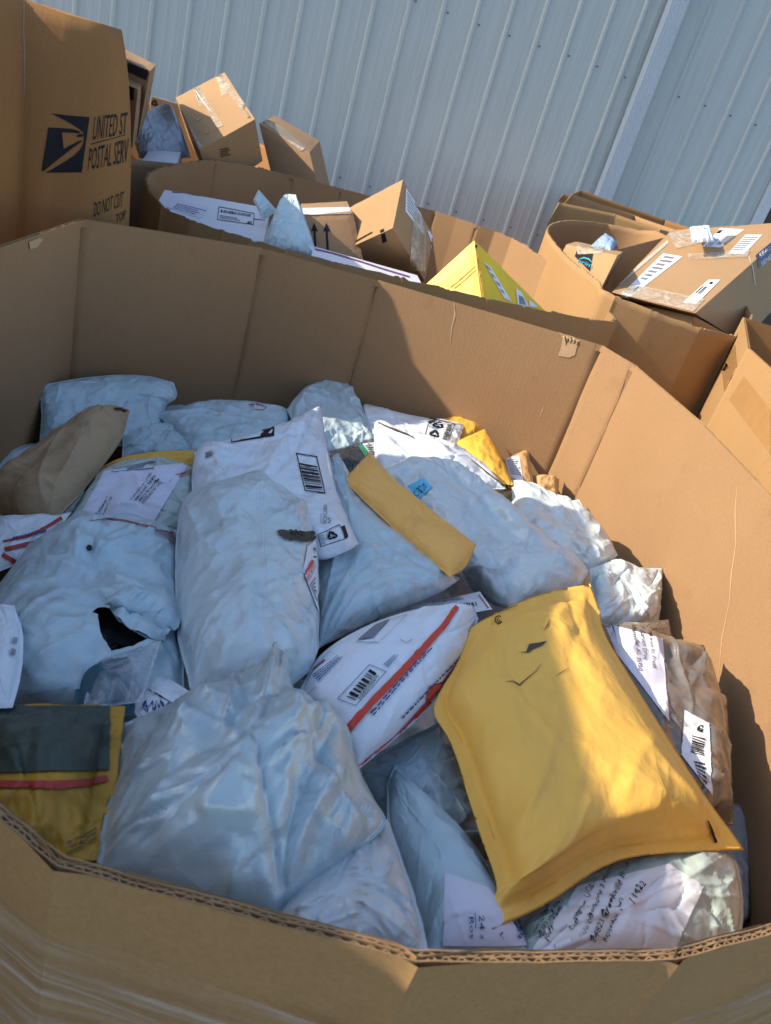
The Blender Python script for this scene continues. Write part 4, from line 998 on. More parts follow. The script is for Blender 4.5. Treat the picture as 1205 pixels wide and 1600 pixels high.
lb = patch(bx_l, 'shipping_label', [zr(1068, 296), zr(1158, 296), zr(1060, 400), zr(975, 396)], M['label'], 0.0022)
fine_print(bx_l, [zr(1062, 306), zr(1140, 308), zr(1050, 385), zr(990, 384)], 7, 22, M['ink_grey'], lb, off=0.003)
lb = patch(bx_l, 'shipping_label', [zr(872, 535), zr(935, 535), zr(805, 666), zr(735, 655)], M['label'], 0.0022)
barcode(bx_l, [zr(840, 570), zr(875, 572), zr(830, 612), zr(800, 605)], 9, 11, lb, off=0.003)
patch(bx_l, 'label_print', [zr(882, 545), zr(898, 547), zr(890, 560), zr(874, 558)], M['ink'], 0.003, lb)
text(bx_l, 'EVX', [zr(905, 320), zr(930, 322), zr(880, 360), zr(852, 358)], M['ink'], 0.003, lb)
fine_print(bx_l, [zr(655, 325), zr(662, 340), zr(370, 590), zr(358, 580)], 1, 23, M['print_glint_white'], off=0.003, fill=0.9)
patch(bx_l, 'packing_tape', [zr(660, 290), zr(830, 255), zr(880, 330), zr(700, 370)], M['tape'], 0.0038)
patch(bx_l, 'packing_tape', [zr(400, 610), zr(470, 560), zr(850, 640), zr(790, 705)], M['tape'], 0.0042)
patch(bx_l, 'packing_tape', [zr(760, 400), zr(1090, 380), zr(1075, 415), zr(770, 430)], M['tape'], 0.0042)
lb = patch(bx_l, 'navy_label', [zr(1122, 405), zr(1205, 335), zr(1205, 412), zr(1138, 474)], M['navy'], 0.0022)
text(bx_l, 'SEAL IT', [zr(1140, 400), zr(1230, 325), zr(1232, 345), zr(1146, 418)], M['label'], 0.003, lb)
text(bx_l, 'SEND IT', [zr(1148, 440), zr(1236, 368), zr(1240, 390), zr(1153, 462)], M['label'], 0.003, lb)
stroke(bx_l, 'painted_glint', [zr(1085, 410), zr(1105, 470), zr(1118, 560)], [1, 1.6, 1], M['print_glint_white'], 0.003)  # highlight on the tape, painted as a pale line
# tape on the box under it
gp = pick_panel(g6_panels, 1010, 540)
for q in ([(948, 482), (1080, 512), (1078, 520), (948, 490)], [(990, 520), (1072, 545), (1070, 551), (988, 527)]):
    patch(pick_panel(g6_panels, q[0][0] + 40, q[0][1] + 12), 'packing_tape', q, M['tape'], 0.002)
gq = pick_panel(g6_panels, 1100, 560)
for q in ([(1084, 500), (1150, 532), (1126, 560), (1078, 540)], [(1066, 572), (1112, 585), (1098, 608), (1060, 594)]):
    patch(gq, 'brown_tape', q, M['tape_brown'], 0.0016)
# band of tape round the sunlit box at the right edge
zg = lambda x, y: (1030 + x / 4.706, 460 + y / 4.706)
pa = pick_panel(g4_panels, *zg(500, 600)); pb = pick_panel(g4_panels, *zg(720, 850))
patch(pa, 'brown_tape', [zg(560, 370), zg(578, 560), zg(480, 725), zg(462, 545)], M['tape_brown'], 0.0014)
patch(pb, 'brown_tape', [zg(625, 600), zg(824, 850), zg(824, 1185), zg(515, 775)], M['tape_brown'], 0.0014)

# ================================================================== mailers
GM = 'poly mailers heaped in the front bulk box'
GP = 'padded paper mailers heaped in the front bulk box'
GBK = 'bags in the boxes behind'
def Z(px, py, Y): return float(onY(px, py, Y)[2]) - CAM_H
def atY(*pts): return [(p[0], p[1], Z(*p)) for p in pts]

# back row
bag('backleft', 'poly_mailer', [(62, 602, -.515), (272, 597, -.51), (262, 692, -.575), (60, 706, -.60)], 'poly_cool', .035, 'grey poly mailer at the far left corner under the wall', sides={0: [(115, 592), (170, 586), (228, 587)], 1: [(276, 620), (258, 640)], 3: [(64, 650)]}, group=GM, slack=(.03, .02))
bag('small_left', 'poly_mailer', [(193, 672, -.56), (290, 662, -.55), (335, 716, -.565), (190, 720, -.59)], 'poly_cool', .03, 'small grey poly mailer peeking out behind the brown paper mailer', group=GM, sides={0: [(240, 660)]})
bag('midleft', 'poly_mailer', [(238, 645, -.54), (458, 640, -.525), (445, 712, -.55), (300, 712, -.56)], 'poly_cool', .035, 'wide grey poly mailer with faint red print along the back', sides={0: [(275, 640), (310, 628), (380, 628)], 3: [(265, 668)]}, group=GM, slack=(.035, .02))
bag('backmid', 'poly_mailer', [(448, 640, -.515), (552, 615, -.505), (592, 700, -.52), (485, 722, -.535)], 'poly_cool', .030, 'rumpled blue grey poly mailer at the back centre by the wall', sides={0: [(470, 612), (500, 597), (530, 598)], 1: [(572, 650)]}, group=GM, slack=(.03, .03))
bag('recycled', 'poly_mailer', [(568, 634, -.505), (727, 661, -.48), (712, 706, -.485), (580, 695, -.515)], 'poly_white', .016, 'white poly mailer with black recycling symbols at the back wall', group=GM, sides={0: [(578, 632), (640, 648)]}, crum=.0015)
bag('gold_back', 'padded_mailer', [(692, 655, -.49), (742, 627, -.478), (769, 668, -.485), (712, 700, -.505)], 'orange', .018, 'golden padded mailer standing highest against the back wall', sides={1: [(756, 634), (766, 650)]}, group=GP, crum=.0015, folds=9, fold_h=.005, slack=(.004, .004))
bag('gold_front', 'padded_mailer', [(712, 690, -.483), (757, 670, -.476), (803, 758, -.48), (735, 752, -.495)], 'orange', .022, 'golden padded mailer lying below the other one at the back', sides={1: [(780, 705)]}, group=GP, crum=.0018, folds=9, fold_h=.005, slack=(.004, .004))
bag('kraft_small', 'padded_mailer', [(788, 718, -.505), (826, 700, -.495), (836, 768, -.51), (795, 772, -.525)], 'kraft', .012, 'small tan paper mailer with printed panel at the back right', group=GP, sides={1: [(830, 735)]}, crum=.001, folds=9, fold_h=.005, slack=(.004, .004))
bag('kraft_box', 'padded_mailer', [(833, 742, -.515), (874, 746, -.512), (872, 784, -.53), (828, 786, -.54)], 'kraft', .022, 'little brown parcel tucked in the back right corner', group=GP, R=.02, folds=9, fold_h=.005, slack=(.004, .004))
bag('tan_strip', 'padded_mailer', [(772, 772, -.50), (812, 757, -.495), (812, 795, -.51), (776, 806, -.52)], 'kraft', .012, 'narrow tan parcel with a black edge right of the long bag', group=GP, R=.02, folds=9, fold_h=.005, slack=(.004, .004))
bag('right_sliver', 'poly_mailer', [(880, 785, -.515), (905, 780, -.51), (930, 830, -.52), (890, 838, -.53)], 'poly_white', .012, 'sliver of white mailer between right grey bag and wall', group=GM)
bag('right_grey', 'poly_mailer', [(798, 748, -.485), (930, 812, -.475), (966, 868, -.475), (788, 818, -.485)], 'poly', .034, 'grey poly mailer at the right wall half in sun', sides={0: [(835, 762), (885, 785)], 1: [(952, 840)], 2: [(925, 890), (850, 852)], 3: [(800, 785)]}, group=GM, slack=(.03, .03))
bag('right_knot', 'poly_mailer', [(920, 887, -.475), (1036, 888, -.472), (1030, 975, -.505), (930, 972, -.485)], 'poly', .034, 'crumpled grey bag with twisted end at the right wall', sides={0: [(962, 874), (1000, 886)], 1: [(1034, 930)], 2: [(980, 985)]}, group=GM, slack=(.05, .04), crum=.005)
bag('dark_label', 'poly_mailer', [(512, 706, -.515), (588, 684, -.505), (604, 745, -.51), (545, 752, -.52)], 'black_film', .02, 'black poly mailer with green and white label at the centre back', group=GM)
bag('long_top', 'poly_mailer', [(584, 672, -.470), (705, 694, -.462), (792, 764, -.468), (598, 770, -.492)], 'poly_white', .034, 'white poly mailer with torn brown edge above the stickered bag', sides={0: [(592, 658), (650, 684)], 1: [(760, 728)], 3: [(586, 715)]}, group=GM, slack=(.03, .03))
bag('long', 'poly_mailer', [(590, 738, -.470), (725, 738, -.452), (922, 892, -.452), (730, 915, -.49)], 'poly', .045, 'long grey poly mailer with a blue sticker', sides={0: [(640, 718), (680, 722)], 1: [(788, 782), (850, 838), (900, 868)], 2: [(890, 928), (800, 950)], 3: [(690, 850), (635, 790)]}, group=GM, slack=(.03, .025), lump=.45)
bag('tag_piece', 'poly_mailer', [(640, 948, -.455), (750, 924, -.45), (770, 952, -.445), (655, 972, -.45)], 'tyvek', .006, 'white mailer edge with a barcode behind the red striped one', group=GM, crum=.001)
bag('kraft_long', 'padded_mailer', [(536, 750, -.440), (578, 706, -.434), (744, 851, -.408), (704, 902, -.412)], 'kraft_o', .020, 'long narrow tan padded mailer in the middle of the heap', sides={1: [(620, 752), (670, 793), (716, 829)], 2: [(728, 886)], 3: [(640, 850), (585, 798)]}, group=GP, R=.05, crum=.0012, folds=14, fold_h=.006, lump=.15, slack=(.003, .003))
bag('plain', 'poly_mailer', [(488, 745, -.475), (528, 706, -.468), (719, 905, -.428), (492, 1016, -.43)], 'poly_cool', .035, 'plain smooth grey poly mailer pointing right in the centre', sides={1: [(550, 745), (575, 788), (645, 850)], 2: [(690, 924), (640, 945), (570, 975)], 3: [(488, 880)]}, group=GM, slack=(.012, .012), crum=.0014, lump=.25)
bag('white_code', 'poly_mailer', [(302, 706, -.45), (500, 632, -.435), (563, 850, -.405), (315, 835, -.43)], 'poly_white', .030, 'white poly mailer with two framed black barcodes', sides={0: [(345, 694), (420, 672), (470, 652)], 1: [(513, 700), (530, 775)], 2: [(540, 862), (500, 872), (400, 860)], 3: [(300, 770)]}, group=GM, slack=(.015, .015), crum=.0018)
bag('gold_thin', 'padded_mailer', [(128, 752, -.475), (308, 703, -.46), (305, 770, -.49), (140, 800, -.50)], 'orange', .012, 'edge of a golden padded mailer behind the address label', sides={0: [(155, 732), (190, 715), (240, 706)]}, group=GP, crum=.001, R=.03)
bag('addressed', 'poly_mailer', [(150, 742, -.46), (302, 730, -.448), (300, 832, -.445), (98, 828, -.465)], 'poly_green', .028, 'grey green mailer with a large white printed address label', sides={0: [(185, 724), (230, 716), (280, 722)], 3: [(112, 800)]}, group=GM, crum=.0018)
bag('brown', 'paper_mailer', [(-45, 780, -.50), (176, 640, -.462), (203, 642, -.46), (86, 812, -.448)], 'paper_brown', .04, 'long brown paper mailer at the left wall', sides={0: [(20, 730), (70, 692), (130, 652)], 1: [(192, 637)], 2: [(188, 690), (150, 742), (115, 785)], 3: [(20, 810)]}, group=GP, slack=(.012, .02), R=.08, crum=.002)
bag('striped_left', 'poly_mailer', [(-25, 808, -.465), (112, 800, -.452), (62, 868, -.44), (-30, 905, -.45)], 'tyvek', .022, 'white mailer with red stripes at the left edge', group=GM, slack=(.03, .02))
bag('holed', 'poly_mailer', [(98, 824, -.435), (276, 826, -.42), (292, 1105, -.39), (-70, 1125, -.415)], 'poly_cool', .055, 'big grey poly mailer with a torn hole at left', sides={0: [(135, 812), (210, 810)], 1: [(283, 900), (287, 1000)], 3: [(-25, 960), (15, 890), (55, 850)]}, group=GM, R=.10, slack=(.025, .022), crum=.004)
bag('centre', 'poly_mailer', [(281, 790, -.41), (482, 792, -.403), (499, 1012, -.378), (296, 1076, -.38)], 'poly', .055, 'upright full grey poly mailer with torn corner and red postal label', sides={0: [(300, 772), (350, 758), (402, 744), (430, 762)], 1: [(496, 850), (498, 940)], 2: [(478, 1055), (430, 1080), (350, 1090)], 3: [(276, 980), (274, 870)]}, group=GM, R=.09, slack=(.02, .02), crum=.0035)
bag('flatrate', 'poly_mailer', [(464, 1085, -.385), (738, 945, -.395), (748, 966, -.395), (560, 1203, -.375)], 'tyvek', .032, 'white postal mailer with two bright red stripes and a barcode', sides={0: [(500, 1024), (566, 981), (650, 952)], 2: [(722, 1035), (690, 1080), (648, 1128)], 3: [(520, 1150)]}, group=GM, slack=(.015, .015), crum=.0018, R=.05)
bag('yellow_big', 'padded_mailer', [(737, 978, -.383), (922, 912, -.390), (1163, 1328, -.402), (770, 1452, -.368)], 'yellow', .034, 'big golden yellow padded mailer on top at right', sides={0: [(800, 945), (860, 924)], 1: [(936, 950), (948, 995), (1005, 1090), (1090, 1225)], 2: [(1120, 1330), (1000, 1338), (930, 1362), (850, 1415)], 3: [(752, 1412), (776, 1388), (745, 1290), (708, 1170), (678, 1106), (712, 1040)]}, group=GP, fl=.016, R=.06, slack=(.004, .004), crum=.0009, lump=.05, folds=46, fold_h=.0034, cx=.35)
bag('under_grey', 'poly_mailer', [(555, 1195, -.43), (700, 1122, -.42), (760, 1300, -.43), (605, 1310, -.445)], 'poly_cool', .03, 'shaded grey poly mailer under the yellow one and the striped one', group=GM)
bag('pointed', 'poly_mailer', [(604, 1225, -.415), (616, 1192, -.412), (838, 1500, -.385), (662, 1510, -.375)], 'poly_cool', .03, 'pointed grey poly mailer with handwritten label beside the yellow mailer', sides={1: [(660, 1235), (735, 1310), (790, 1400)], 3: [(640, 1420), (608, 1310)]}, group=GM, crum=.0016)
bag('consignee', 'poly_mailer', [(815, 1405, -.405), (1120, 1332, -.42), (1156, 1490, -.42), (800, 1520, -.385)], 'poly_green', .026, 'grey green mailer with handwritten consignee label in the near corner', sides={0: [(900, 1370), (1000, 1330), (1060, 1326)], 1: [(1152, 1350), (1162, 1420)]}, group=GM, slack=(.03, .02))
bag('brown_film', 'poly_mailer', [(925, 985, -.435), (1100, 1008, -.44), (1146, 1290, -.46), (975, 1270, -.43)], 'brown_film', .050, 'translucent brown plastic bag with white labels at the right wall', sides={0: [(980, 976), (1040, 1004)], 1: [(1112, 1045), (1132, 1110), (1142, 1200)]}, group=GM, slack=(.03, .03), crum=.003)
bag('brown_wisp', 'poly_mailer', [(950, 978, -.455), (1045, 968, -.465), (1052, 1008, -.47), (960, 1010, -.46)], 'brown_film', .012, 'scrap of wrinkled brown film above the brown bag', group=GM, crum=.004, slack=(.06, .05))
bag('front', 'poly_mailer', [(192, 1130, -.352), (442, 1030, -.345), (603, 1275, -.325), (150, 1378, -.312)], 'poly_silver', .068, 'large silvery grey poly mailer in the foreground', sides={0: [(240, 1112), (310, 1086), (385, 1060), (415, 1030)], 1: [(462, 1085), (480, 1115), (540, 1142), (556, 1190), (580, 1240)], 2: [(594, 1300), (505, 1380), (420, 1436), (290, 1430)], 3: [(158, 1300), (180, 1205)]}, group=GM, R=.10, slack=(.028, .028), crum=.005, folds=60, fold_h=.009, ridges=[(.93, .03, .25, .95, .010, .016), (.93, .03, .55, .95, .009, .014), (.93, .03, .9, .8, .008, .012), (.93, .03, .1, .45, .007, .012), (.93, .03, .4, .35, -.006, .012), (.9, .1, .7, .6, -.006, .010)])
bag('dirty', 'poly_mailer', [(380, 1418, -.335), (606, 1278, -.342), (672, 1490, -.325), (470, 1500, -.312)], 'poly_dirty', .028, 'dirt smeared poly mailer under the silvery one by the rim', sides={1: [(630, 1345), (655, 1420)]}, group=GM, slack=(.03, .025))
bag('green_pad', 'padded_mailer', [(-45, 1104, -.362), (196, 1103, -.352), (160, 1345, -.318), (-70, 1340, -.322)], 'ochre', .025, 'ochre padded mailer with dark green printed panel at left', sides={1: [(188, 1200), (175, 1280)], 0: [(60, 1100), (130, 1102)]}, group=GP, fl=.012, crum=.0022, slack=(.02, .02))
bag('paper_left', 'paper_sheet', [(-45, 938, -.375), (22, 945, -.372), (20, 1106, -.352), (-50, 1112, -.355)], 'tyvek', .010, 'white printed envelope cut by the left edge', 'envelope', sides={1: [(36, 990), (34, 1050)]}, crum=.0012)
bag('teal_thing', 'clothing_bundle', [(122, 1052, -.392), (216, 1015, -.388), (210, 1118, -.368), (112, 1116, -.372)], 'teal', .018, 'dark teal folded cloth inside the clear bag at left', 'clothing')
bag('hand_note', 'poly_mailer', [(243, 1046, -.392), (312, 1090, -.372), (225, 1132, -.362), (205, 1108, -.372)], 'tyvek', .008, 'white mailer corner with blue scribble beside the clear bag', group=GM, crum=.001)
bag('clear', 'clear_bag', [(150, 1030, -.378), (253, 1000, -.372), (222, 1098, -.358), (128, 1108, -.360)], 'clear', .012, 'crinkled clear plastic bag spilling from the torn mailer', 'plastic bag', crum=.004, slack=(.04, .04))
# bags in the boxes behind
bag('b_grey', 'poly_mailer', atY((436, 318, 1.84), (462, 304, 1.87), (498, 405, 1.76), (410, 398, 1.75)), 'poly_cool', .04, 'pale blue poly mailer with gathered top in the box behind', group=GBK, sides={0: [(446, 304)], 1: [(475, 335)], 3: [(420, 355)]}, slack=(.02, .02), crum=.002, fold_h=.006)
bag('b_tip', 'poly_mailer', atY((396, 312, 1.92), (404, 296, 1.95), (434, 330, 1.92), (410, 345, 1.88)), 'poly_cool', .012, 'small pale mailer tip above the flat white box', group=GBK, crum=.001, fold_h=.003)
bag('b_slate', 'poly_mailer', atY((204, 200, 2.72), (268, 166, 2.8), (298, 246, 2.72), (218, 248, 2.62)), 'slate_film', .07, 'slate blue crumpled bag beside the tilted carton', group=GBK, sides={0: [(222, 190), (240, 172)], 1: [(285, 205)]}, slack=(.03, .03), crum=.004, fold_h=.007)
bag('b_blue', 'poly_mailer', atY((922, 385, 2.9), (946, 364, 2.95), (966, 378, 2.9), (955, 396, 2.8)), 'blue_film', .04, 'small blue bag beside the black taped carton', group=GBK, crum=.001, folds=8, fold_h=.004)
bag('b_scrap', 'poly_mailer', atY((1078, 355, 2.99), (1108, 352, 3.05), (1118, 378, 2.89), (1082, 378, 2.84)), 'tyvek', .02, 'crumpled white label scrap lying on the big carton', 'paper scrap', crum=.001, folds=8, fold_h=.004)
# low bags that show through the gaps
fill = [(330, 690, -.60), (480, 800, -.58), (640, 900, -.57), (760, 840, -.56), (860, 960, -.56), (150, 900, -.57), (330, 1000, -.53), (560, 1150, -.53), (680, 1250, -.54), (820, 1150, -.53), (1000, 1200, -.56), (1050, 1350, -.53), (450, 1300, -.48), (200, 1200, -.49), (700, 1440, -.47), (880, 830, -.58), (60, 760, -.60), (980, 1000, -.56), (700, 730, -.57), (240, 800, -.57)]
for k, (x, y, z) in enumerate(fill):
    s_ = 95 if y < 900 else 130
    bag('fill%d' % k, 'poly_mailer', [(x - s_, y - s_ * .7, z), (x + s_, y - s_ * .75, z + .005), (x + s_ * .95, y + s_ * .7, z - .005), (x - s_ * .9, y + s_ * .75, z)], ['poly_cool', 'poly', 'slate_film'][k % 3], .02, 'grey mailer buried low in the heap, glimpsed through a gap', group='mailers buried low in the front bulk box')
M['kraft_o'] = mat_poly('kraft_tan_gold', (0.86, 0.46, 0.11), dirt=(0.3, 0.18, 0.08), dirt_amt=0.35, rough=0.45, crumple=0.6, spec=0.4, coat=0.0)
OB = build_bags()

# ================================================================== print, labels and tears on the mailers
h = OB['recycled']; z6 = lambda x, y: (520 + x / 2.2315, 580 + y / 2.2315)
q = [z6(335, 165), z6(425, 188), z6(395, 250), z6(318, 205)]
poly_px(h, 'recycling_symbol', recycle_polys([z6(352, 168), z6(398, 182), z6(384, 208), z6(338, 196)]) + recycle_polys([z6(340, 198), z6(382, 212), z6(370, 240), z6(328, 226)]), M['ink'])
fine_print(h, [z6(400, 185), z6(422, 190), z6(398, 245), z6(380, 240)], 7, 31, M['ink'], fill=0.8)
multi(h, 'printed_frame', frame_quads([z6(338, 162), z6(428, 184), z6(398, 252), z6(318, 232)], 1.0), M['ink'], 0.0014)
h = OB['white_code']; z5 = lambda x, y: (240 + x / 2.510, 580 + y / 2.510)
Q = [z5(558, 322), z5(640, 335), z5(674, 482), z5(592, 470)]
multi(h, 'printed_frame', frame_quads(Q, 1.6), M['ink'], 0.0016)
barcode(h, [np.array(p) for p in [z5(640, 375), z5(662, 468), z5(598, 462), z5(570, 362)]], 34, 41)
Q2 = [z5(305, 262), z5(478, 212), z5(462, 256), z5(304, 282)]
multi(h, 'printed_frame', frame_quads(Q2, 1.4), M['ink'], 0.0016)
barcode(h, [z5(345, 250), z5(472, 218), z5(458, 254), z5(333, 276)], 40, 42)
fine_print(h, [z5(204, 322), z5(240, 310), z5(240, 332), z5(203, 346)], 3, 43, M['ink'], fill=0.7)
text(h, 'ECYCLED', [z5(664, 600), z5(668, 528), z5(681, 526), z5(679, 598)], M['ink'])
text(h, 'WITH', [z5(652, 600), z5(654, 560), z5(662, 560), z5(662, 600)], M['ink_grey'])
text(h, 'NT', [z5(684, 598), z5(684, 575), z5(696, 575), z5(696, 598)], M['ink'])
multi(h, 'printed_frame', frame_quads([z5(645, 642), z5(728, 602), z5(760, 655), z5(655, 690)], 1.0), M['ink'], 0.0016)
poly_px(h, 'recycling_symbol', recycle_polys([z5(668, 632), z5(712, 620), z5(730, 655), z5(684, 672)]), M['ink'])
patch(h, 'label_print', [z5(735, 612), z5(748, 606), z5(762, 650), z5(748, 656)], M['ink'], 0.0016)
fine_print(h, [z5(648, 648), z5(672, 640), z5(680, 676), z5(658, 684)], 5, 44, M['ink_grey'])
multi(h, 'printed_frame', [[z5(175, 470), z5(190, 472), z5(190, 500), z5(176, 502)], [z5(205, 470), z5(208, 470), z5(208, 497), z5(205, 498)]] + frame_quads([z5(175, 468), z5(288, 446), z5(288, 462), z5(176, 504)], 1.0), M['ink'], 0.0016)
h = OB['addressed']; za = lambda x, y: (x / 2.869, 560 + y / 2.869)
lb = patch(h, 'shipping_label', [za(470, 505), za(845, 470), za(690, 735), za(352, 718)], M['label_lav'], 0.0014)
for k, (s, L) in enumerate([('Consignee: UGD', .62), ('MERCHANT RETRN', .60), ('14823 Brookville', .58), ('ROSEDALE NY 11422', .60)]):
    b0 = np.array(za(582 + k * 18, 635 + k * 4)); b1 = np.array(za(675 + k * 14, 515 + k * 12)); up = np.array(za(10, 560)) - np.array(za(0, 560)); w_ = np.array([4.2, 1.8])
    text(h, s, [b0, b1, b1 + w_, b0 + w_], M['ink'], 0.0024, lb)
for k, s in enumerate(['Returns', 'c/o Consign way 12', 'Rosedale NY 11422']):
    b0 = np.array(za(424 + k * 16, 702)); b1 = np.array(za((470, 478, 496)[k], (640, 622, 622)[k])); w_ = np.array([3.6, 1.2])
    text(h, s, [b0, b1, b1 + w_, b0 + w_], M['ink'], 0.0024, lb)
patch(h, 'label_print', [za(580, 488), za(650, 474), za(640, 492), za(568, 502)], M['ink_grey'], 0.0022, lb)
multi(h, 'printed_frame', frame_quads([za(510, 498), za(700, 460), za(690, 498), za(500, 512)], 0.9), M['ink_grey'], 0.0022, lb)
stroke(h, 'red_rule', [za(786, 524), za(862, 500)], 1.6, M['red_dk'], 0.0022, lb)
text(h, 'PRIORITY', [za(800, 528), za(866, 506), za(866, 518), za(806, 540)], M['red_dk'], 0.0022, lb)
h = OB['striped_left']
stroke(h, 'red_stripe', [za(15, 822), za(120, 800), za(200, 762), za(275, 715)], [2, 4, 5, 6], M['red_dk'])
stroke(h, 'red_stripe', [za(22, 858), za(120, 835), za(228, 812)], [6, 6.5, 6], M['red_dk'])
stroke(h, 'red_stripe', [za(12, 880), za(70, 915)], 7, M['red_dk'])
fine_print(h, [za(60, 805), za(250, 760), za(250, 775), za(60, 822)], 1, 51, M['ink_blue'])
h = OB['midleft']; stroke(h, 'red_print', [za(1115, 210), za(1150, 205), za(1195, 218), za(1180, 232), za(1140, 230)], 1.2, M['red_dk'])
h = OB['brown']
text(h, 'C 52', [za(352, 298), za(398, 280), za(402, 296), za(358, 312)], M['ink_grey'])
poly_px(h, 'open_end', [[za(508, 222), za(585, 222), za(578, 236), za(515, 234)]], M['ink_brown'])
# torn mailer at left
h = OB['holed']; zh = lambda x, y: (x / 2.869, 780 + y / 2.869)
HOLE = ragged([zh(*p) for p in [(415, 505), (435, 488), (462, 482), (492, 488), (508, 515), (530, 545), (580, 580), (660, 625), (600, 655), (500, 680), (478, 645), (452, 605), (445, 560), (438, 515)]], 0.5, 3)
LIN = mesh_obj('hole_shade_sheet', project(h, [tuple(bil([zh(380, 450), zh(720, 540), zh(720, 720), zh(420, 720)], i / 12, j / 12)) for j in range(13) for i in range(13)], -0.022), [(j * 13 + i, j * 13 + i + 1, j * 13 + i + 14, j * 13 + i + 13) for j in range(12) for i in range(12)], M['black_film'], h)  # black sheet behind the hole stands in for the shade inside
FB = [(470, 480), (500, 492), (520, 530), (555, 565), (605, 592), (668, 622), (735, 640)]; FT = [(500, 440), (545, 400), (600, 392), (660, 390), (735, 380), (775, 420), (800, 520)]
nb, ntt = 25, 13; FP = []
for j in range(ntt):
    f = j / (ntt - 1); row = []
    for i in range(nb):
        q_ = i / (nb - 1) * (len(FB) - 1.0001); k_ = int(q_); w_ = q_ - k_
        a_ = np.array(zh(*FB[k_])) * (1 - w_) + np.array(zh(*FB[k_ + 1])) * w_; b_ = np.array(zh(*FT[k_])) * (1 - w_) + np.array(zh(*FT[k_ + 1])) * w_
        row.append(tuple(a_ * (1 - f) + b_ * f + np.array([1.2 * math.sin(9 * i + 5 * j), 1.2 * math.cos(7 * i + 3 * j)]) * (0.6 if j in (0, ntt - 1) else 0.2)))
    lift = 0.002 + 0.010 * math.sin(math.pi * min(1, f * 1.05)) ** 0.8
    FP += [tuple(np.array(p) + np.array([0, 0, 1]) * 0.0016 * math.sin(i * 0.8 + j * 0.7)) for i, p in enumerate(project(h, row, lift))]
mesh_obj('torn_flap', FP, [(j * nb + i, j * nb + i + 1, (j + 1) * nb + i + 1, (j + 1) * nb + i) for j in range(ntt - 1) for i in range(nb - 1)], M['poly_cool'], h)
cut_hole(h, HOLE)
poly_px(h, 'painted_hole', [ragged([zh(*p) for p in [(386, 222), (395, 208), (412, 208), (416, 222), (402, 236), (392, 234)]], 1.2, 4)], M['hole'], 0.0018)  # flat black patch painting the dark of a small hole
Q = [zh(690, 135), zh(785, 150), zh(785, 205), zh(745, 175)]
multi(h, 'red_print', frame_quads(Q, 1.2) + [sub(Q, .1, .9, k / 5 + .05, k / 5 + .12) for k in range(5)], M['red_dk'], 0.0016)
stroke(h, 'red_print', [zh(405, 98), zh(480, 88), zh(560, 98), zh(640, 118), zh(700, 130)], [1, 2, 1.5, 2, 1], M['red_dk'], 0.0016)
h = OB['paper_left']; fine_print(h, [zh(55, 620), zh(75, 625), zh(60, 730), zh(38, 725)], 2, 52, M['ink_grey'])
# centre bag
h = OB['centre']
poly_px(h, 'torn_corner', [[z5(*p) for p in [(480, 630), (560, 628), (632, 632), (640, 655), (600, 672), (540, 668), (500, 655)]]] and [ragged([z5(*p) for p in [(480, 630), (560, 628), (632, 632), (640, 655), (600, 672), (540, 668), (500, 655)]], 1.6, 8)], M['tear'], 0.0030)
lb = patch(h, 'postal_label', [z5(600, 690), z5(636, 655), z5(645, 945), z5(585, 790)], M['label'], 0.0016, step=3)
stroke(h, 'red_rule', [z5(590, 800), z5(610, 765), z5(622, 745)], [3, 5, 3], M['red'], 0.0026, lb)
text(h, 'PRIORITY', [z5(592, 812), z5(628, 752), z5(634, 772), z5(600, 832)], M['red'], 0.0026, lb)
fine_print(h, [z5(606, 840), z5(634, 800), z5(640, 920), z5(616, 860)], 6, 53, M['ink_grey'], lb, 0.0026)
text(h, '12', [z5(624, 735), z5(622, 690), z5(632, 688), z5(634, 733)], M['ink'], 0.0026, lb)
stroke(h, 'seam', [z5(424, 440), z5(430, 600), z5(436, 800), z5(440, 950)], 1.2, M['poly_white'], 0.0012)
# striped white mailer
h = OB['flatrate']; z3 = lambda x, y: (400 + x / 2.41, 880 + y / 2.41)
stroke(h, 'red_stripe', [z3(346, 628), z3(440, 520), z3(560, 400), z3(650, 300), z3(705, 240), z3(757, 165)], [11, 11, 11, 10, 9, 8], M['red'], 0.002)
stroke(h, 'red_stripe', [z3(385, 765), z3(440, 738), z3(520, 665), z3(600, 580), z3(700, 470), z3(765, 368)], [3, 8, 9, 9, 9, 7], M['red'], 0.002)
multi(h, 'printed_frame', frame_quads([z3(425, 383), z3(490, 410), z3(376, 540), z3(308, 513)], 1.0), M['ink_blue'], 0.0016)
barcode(h, [np.array(p) for p in [z3(342, 505), z3(432, 395), z3(460, 412), z3(372, 520)]], 34, 54, mat=M['ink'])
text(h, 'PS00001000016', [z3(383, 510), z3(452, 422), z3(462, 428), z3(393, 518)], M['ink'])
fine_print(h, [z3(428, 565), z3(725, 238), z3(733, 246), z3(442, 580)], 2, 55, M['ink_blue'])
fine_print(h, [z3(545, 582), z3(765, 350), z3(770, 358), z3(552, 590)], 1, 56, M['ink_blue'])
fine_print(h, [z3(478, 385), z3(530, 335), z3(540, 345), z3(498, 398)], 4, 57, M['ink_blue'])
multi(h, 'printed_frame', frame_quads([z3(470, 225), z3(570, 195), z3(462, 302), z3(376, 300)], 0.9), M['ink_grey'], 0.0016)
patch(h, 'label_print', [z3(450, 235), z3(505, 212), z3(440, 282), z3(382, 292)], M['ink_grey'], 0.0018)
fine_print(h, [z3(215, 425), z3(320, 340), z3(335, 350), z3(240, 450)], 4, 58, M['ink_blue'])
stroke(h, 'printed_rule', [z3(183, 510), z3(228, 465)], 0.8, M['ink_grey'])
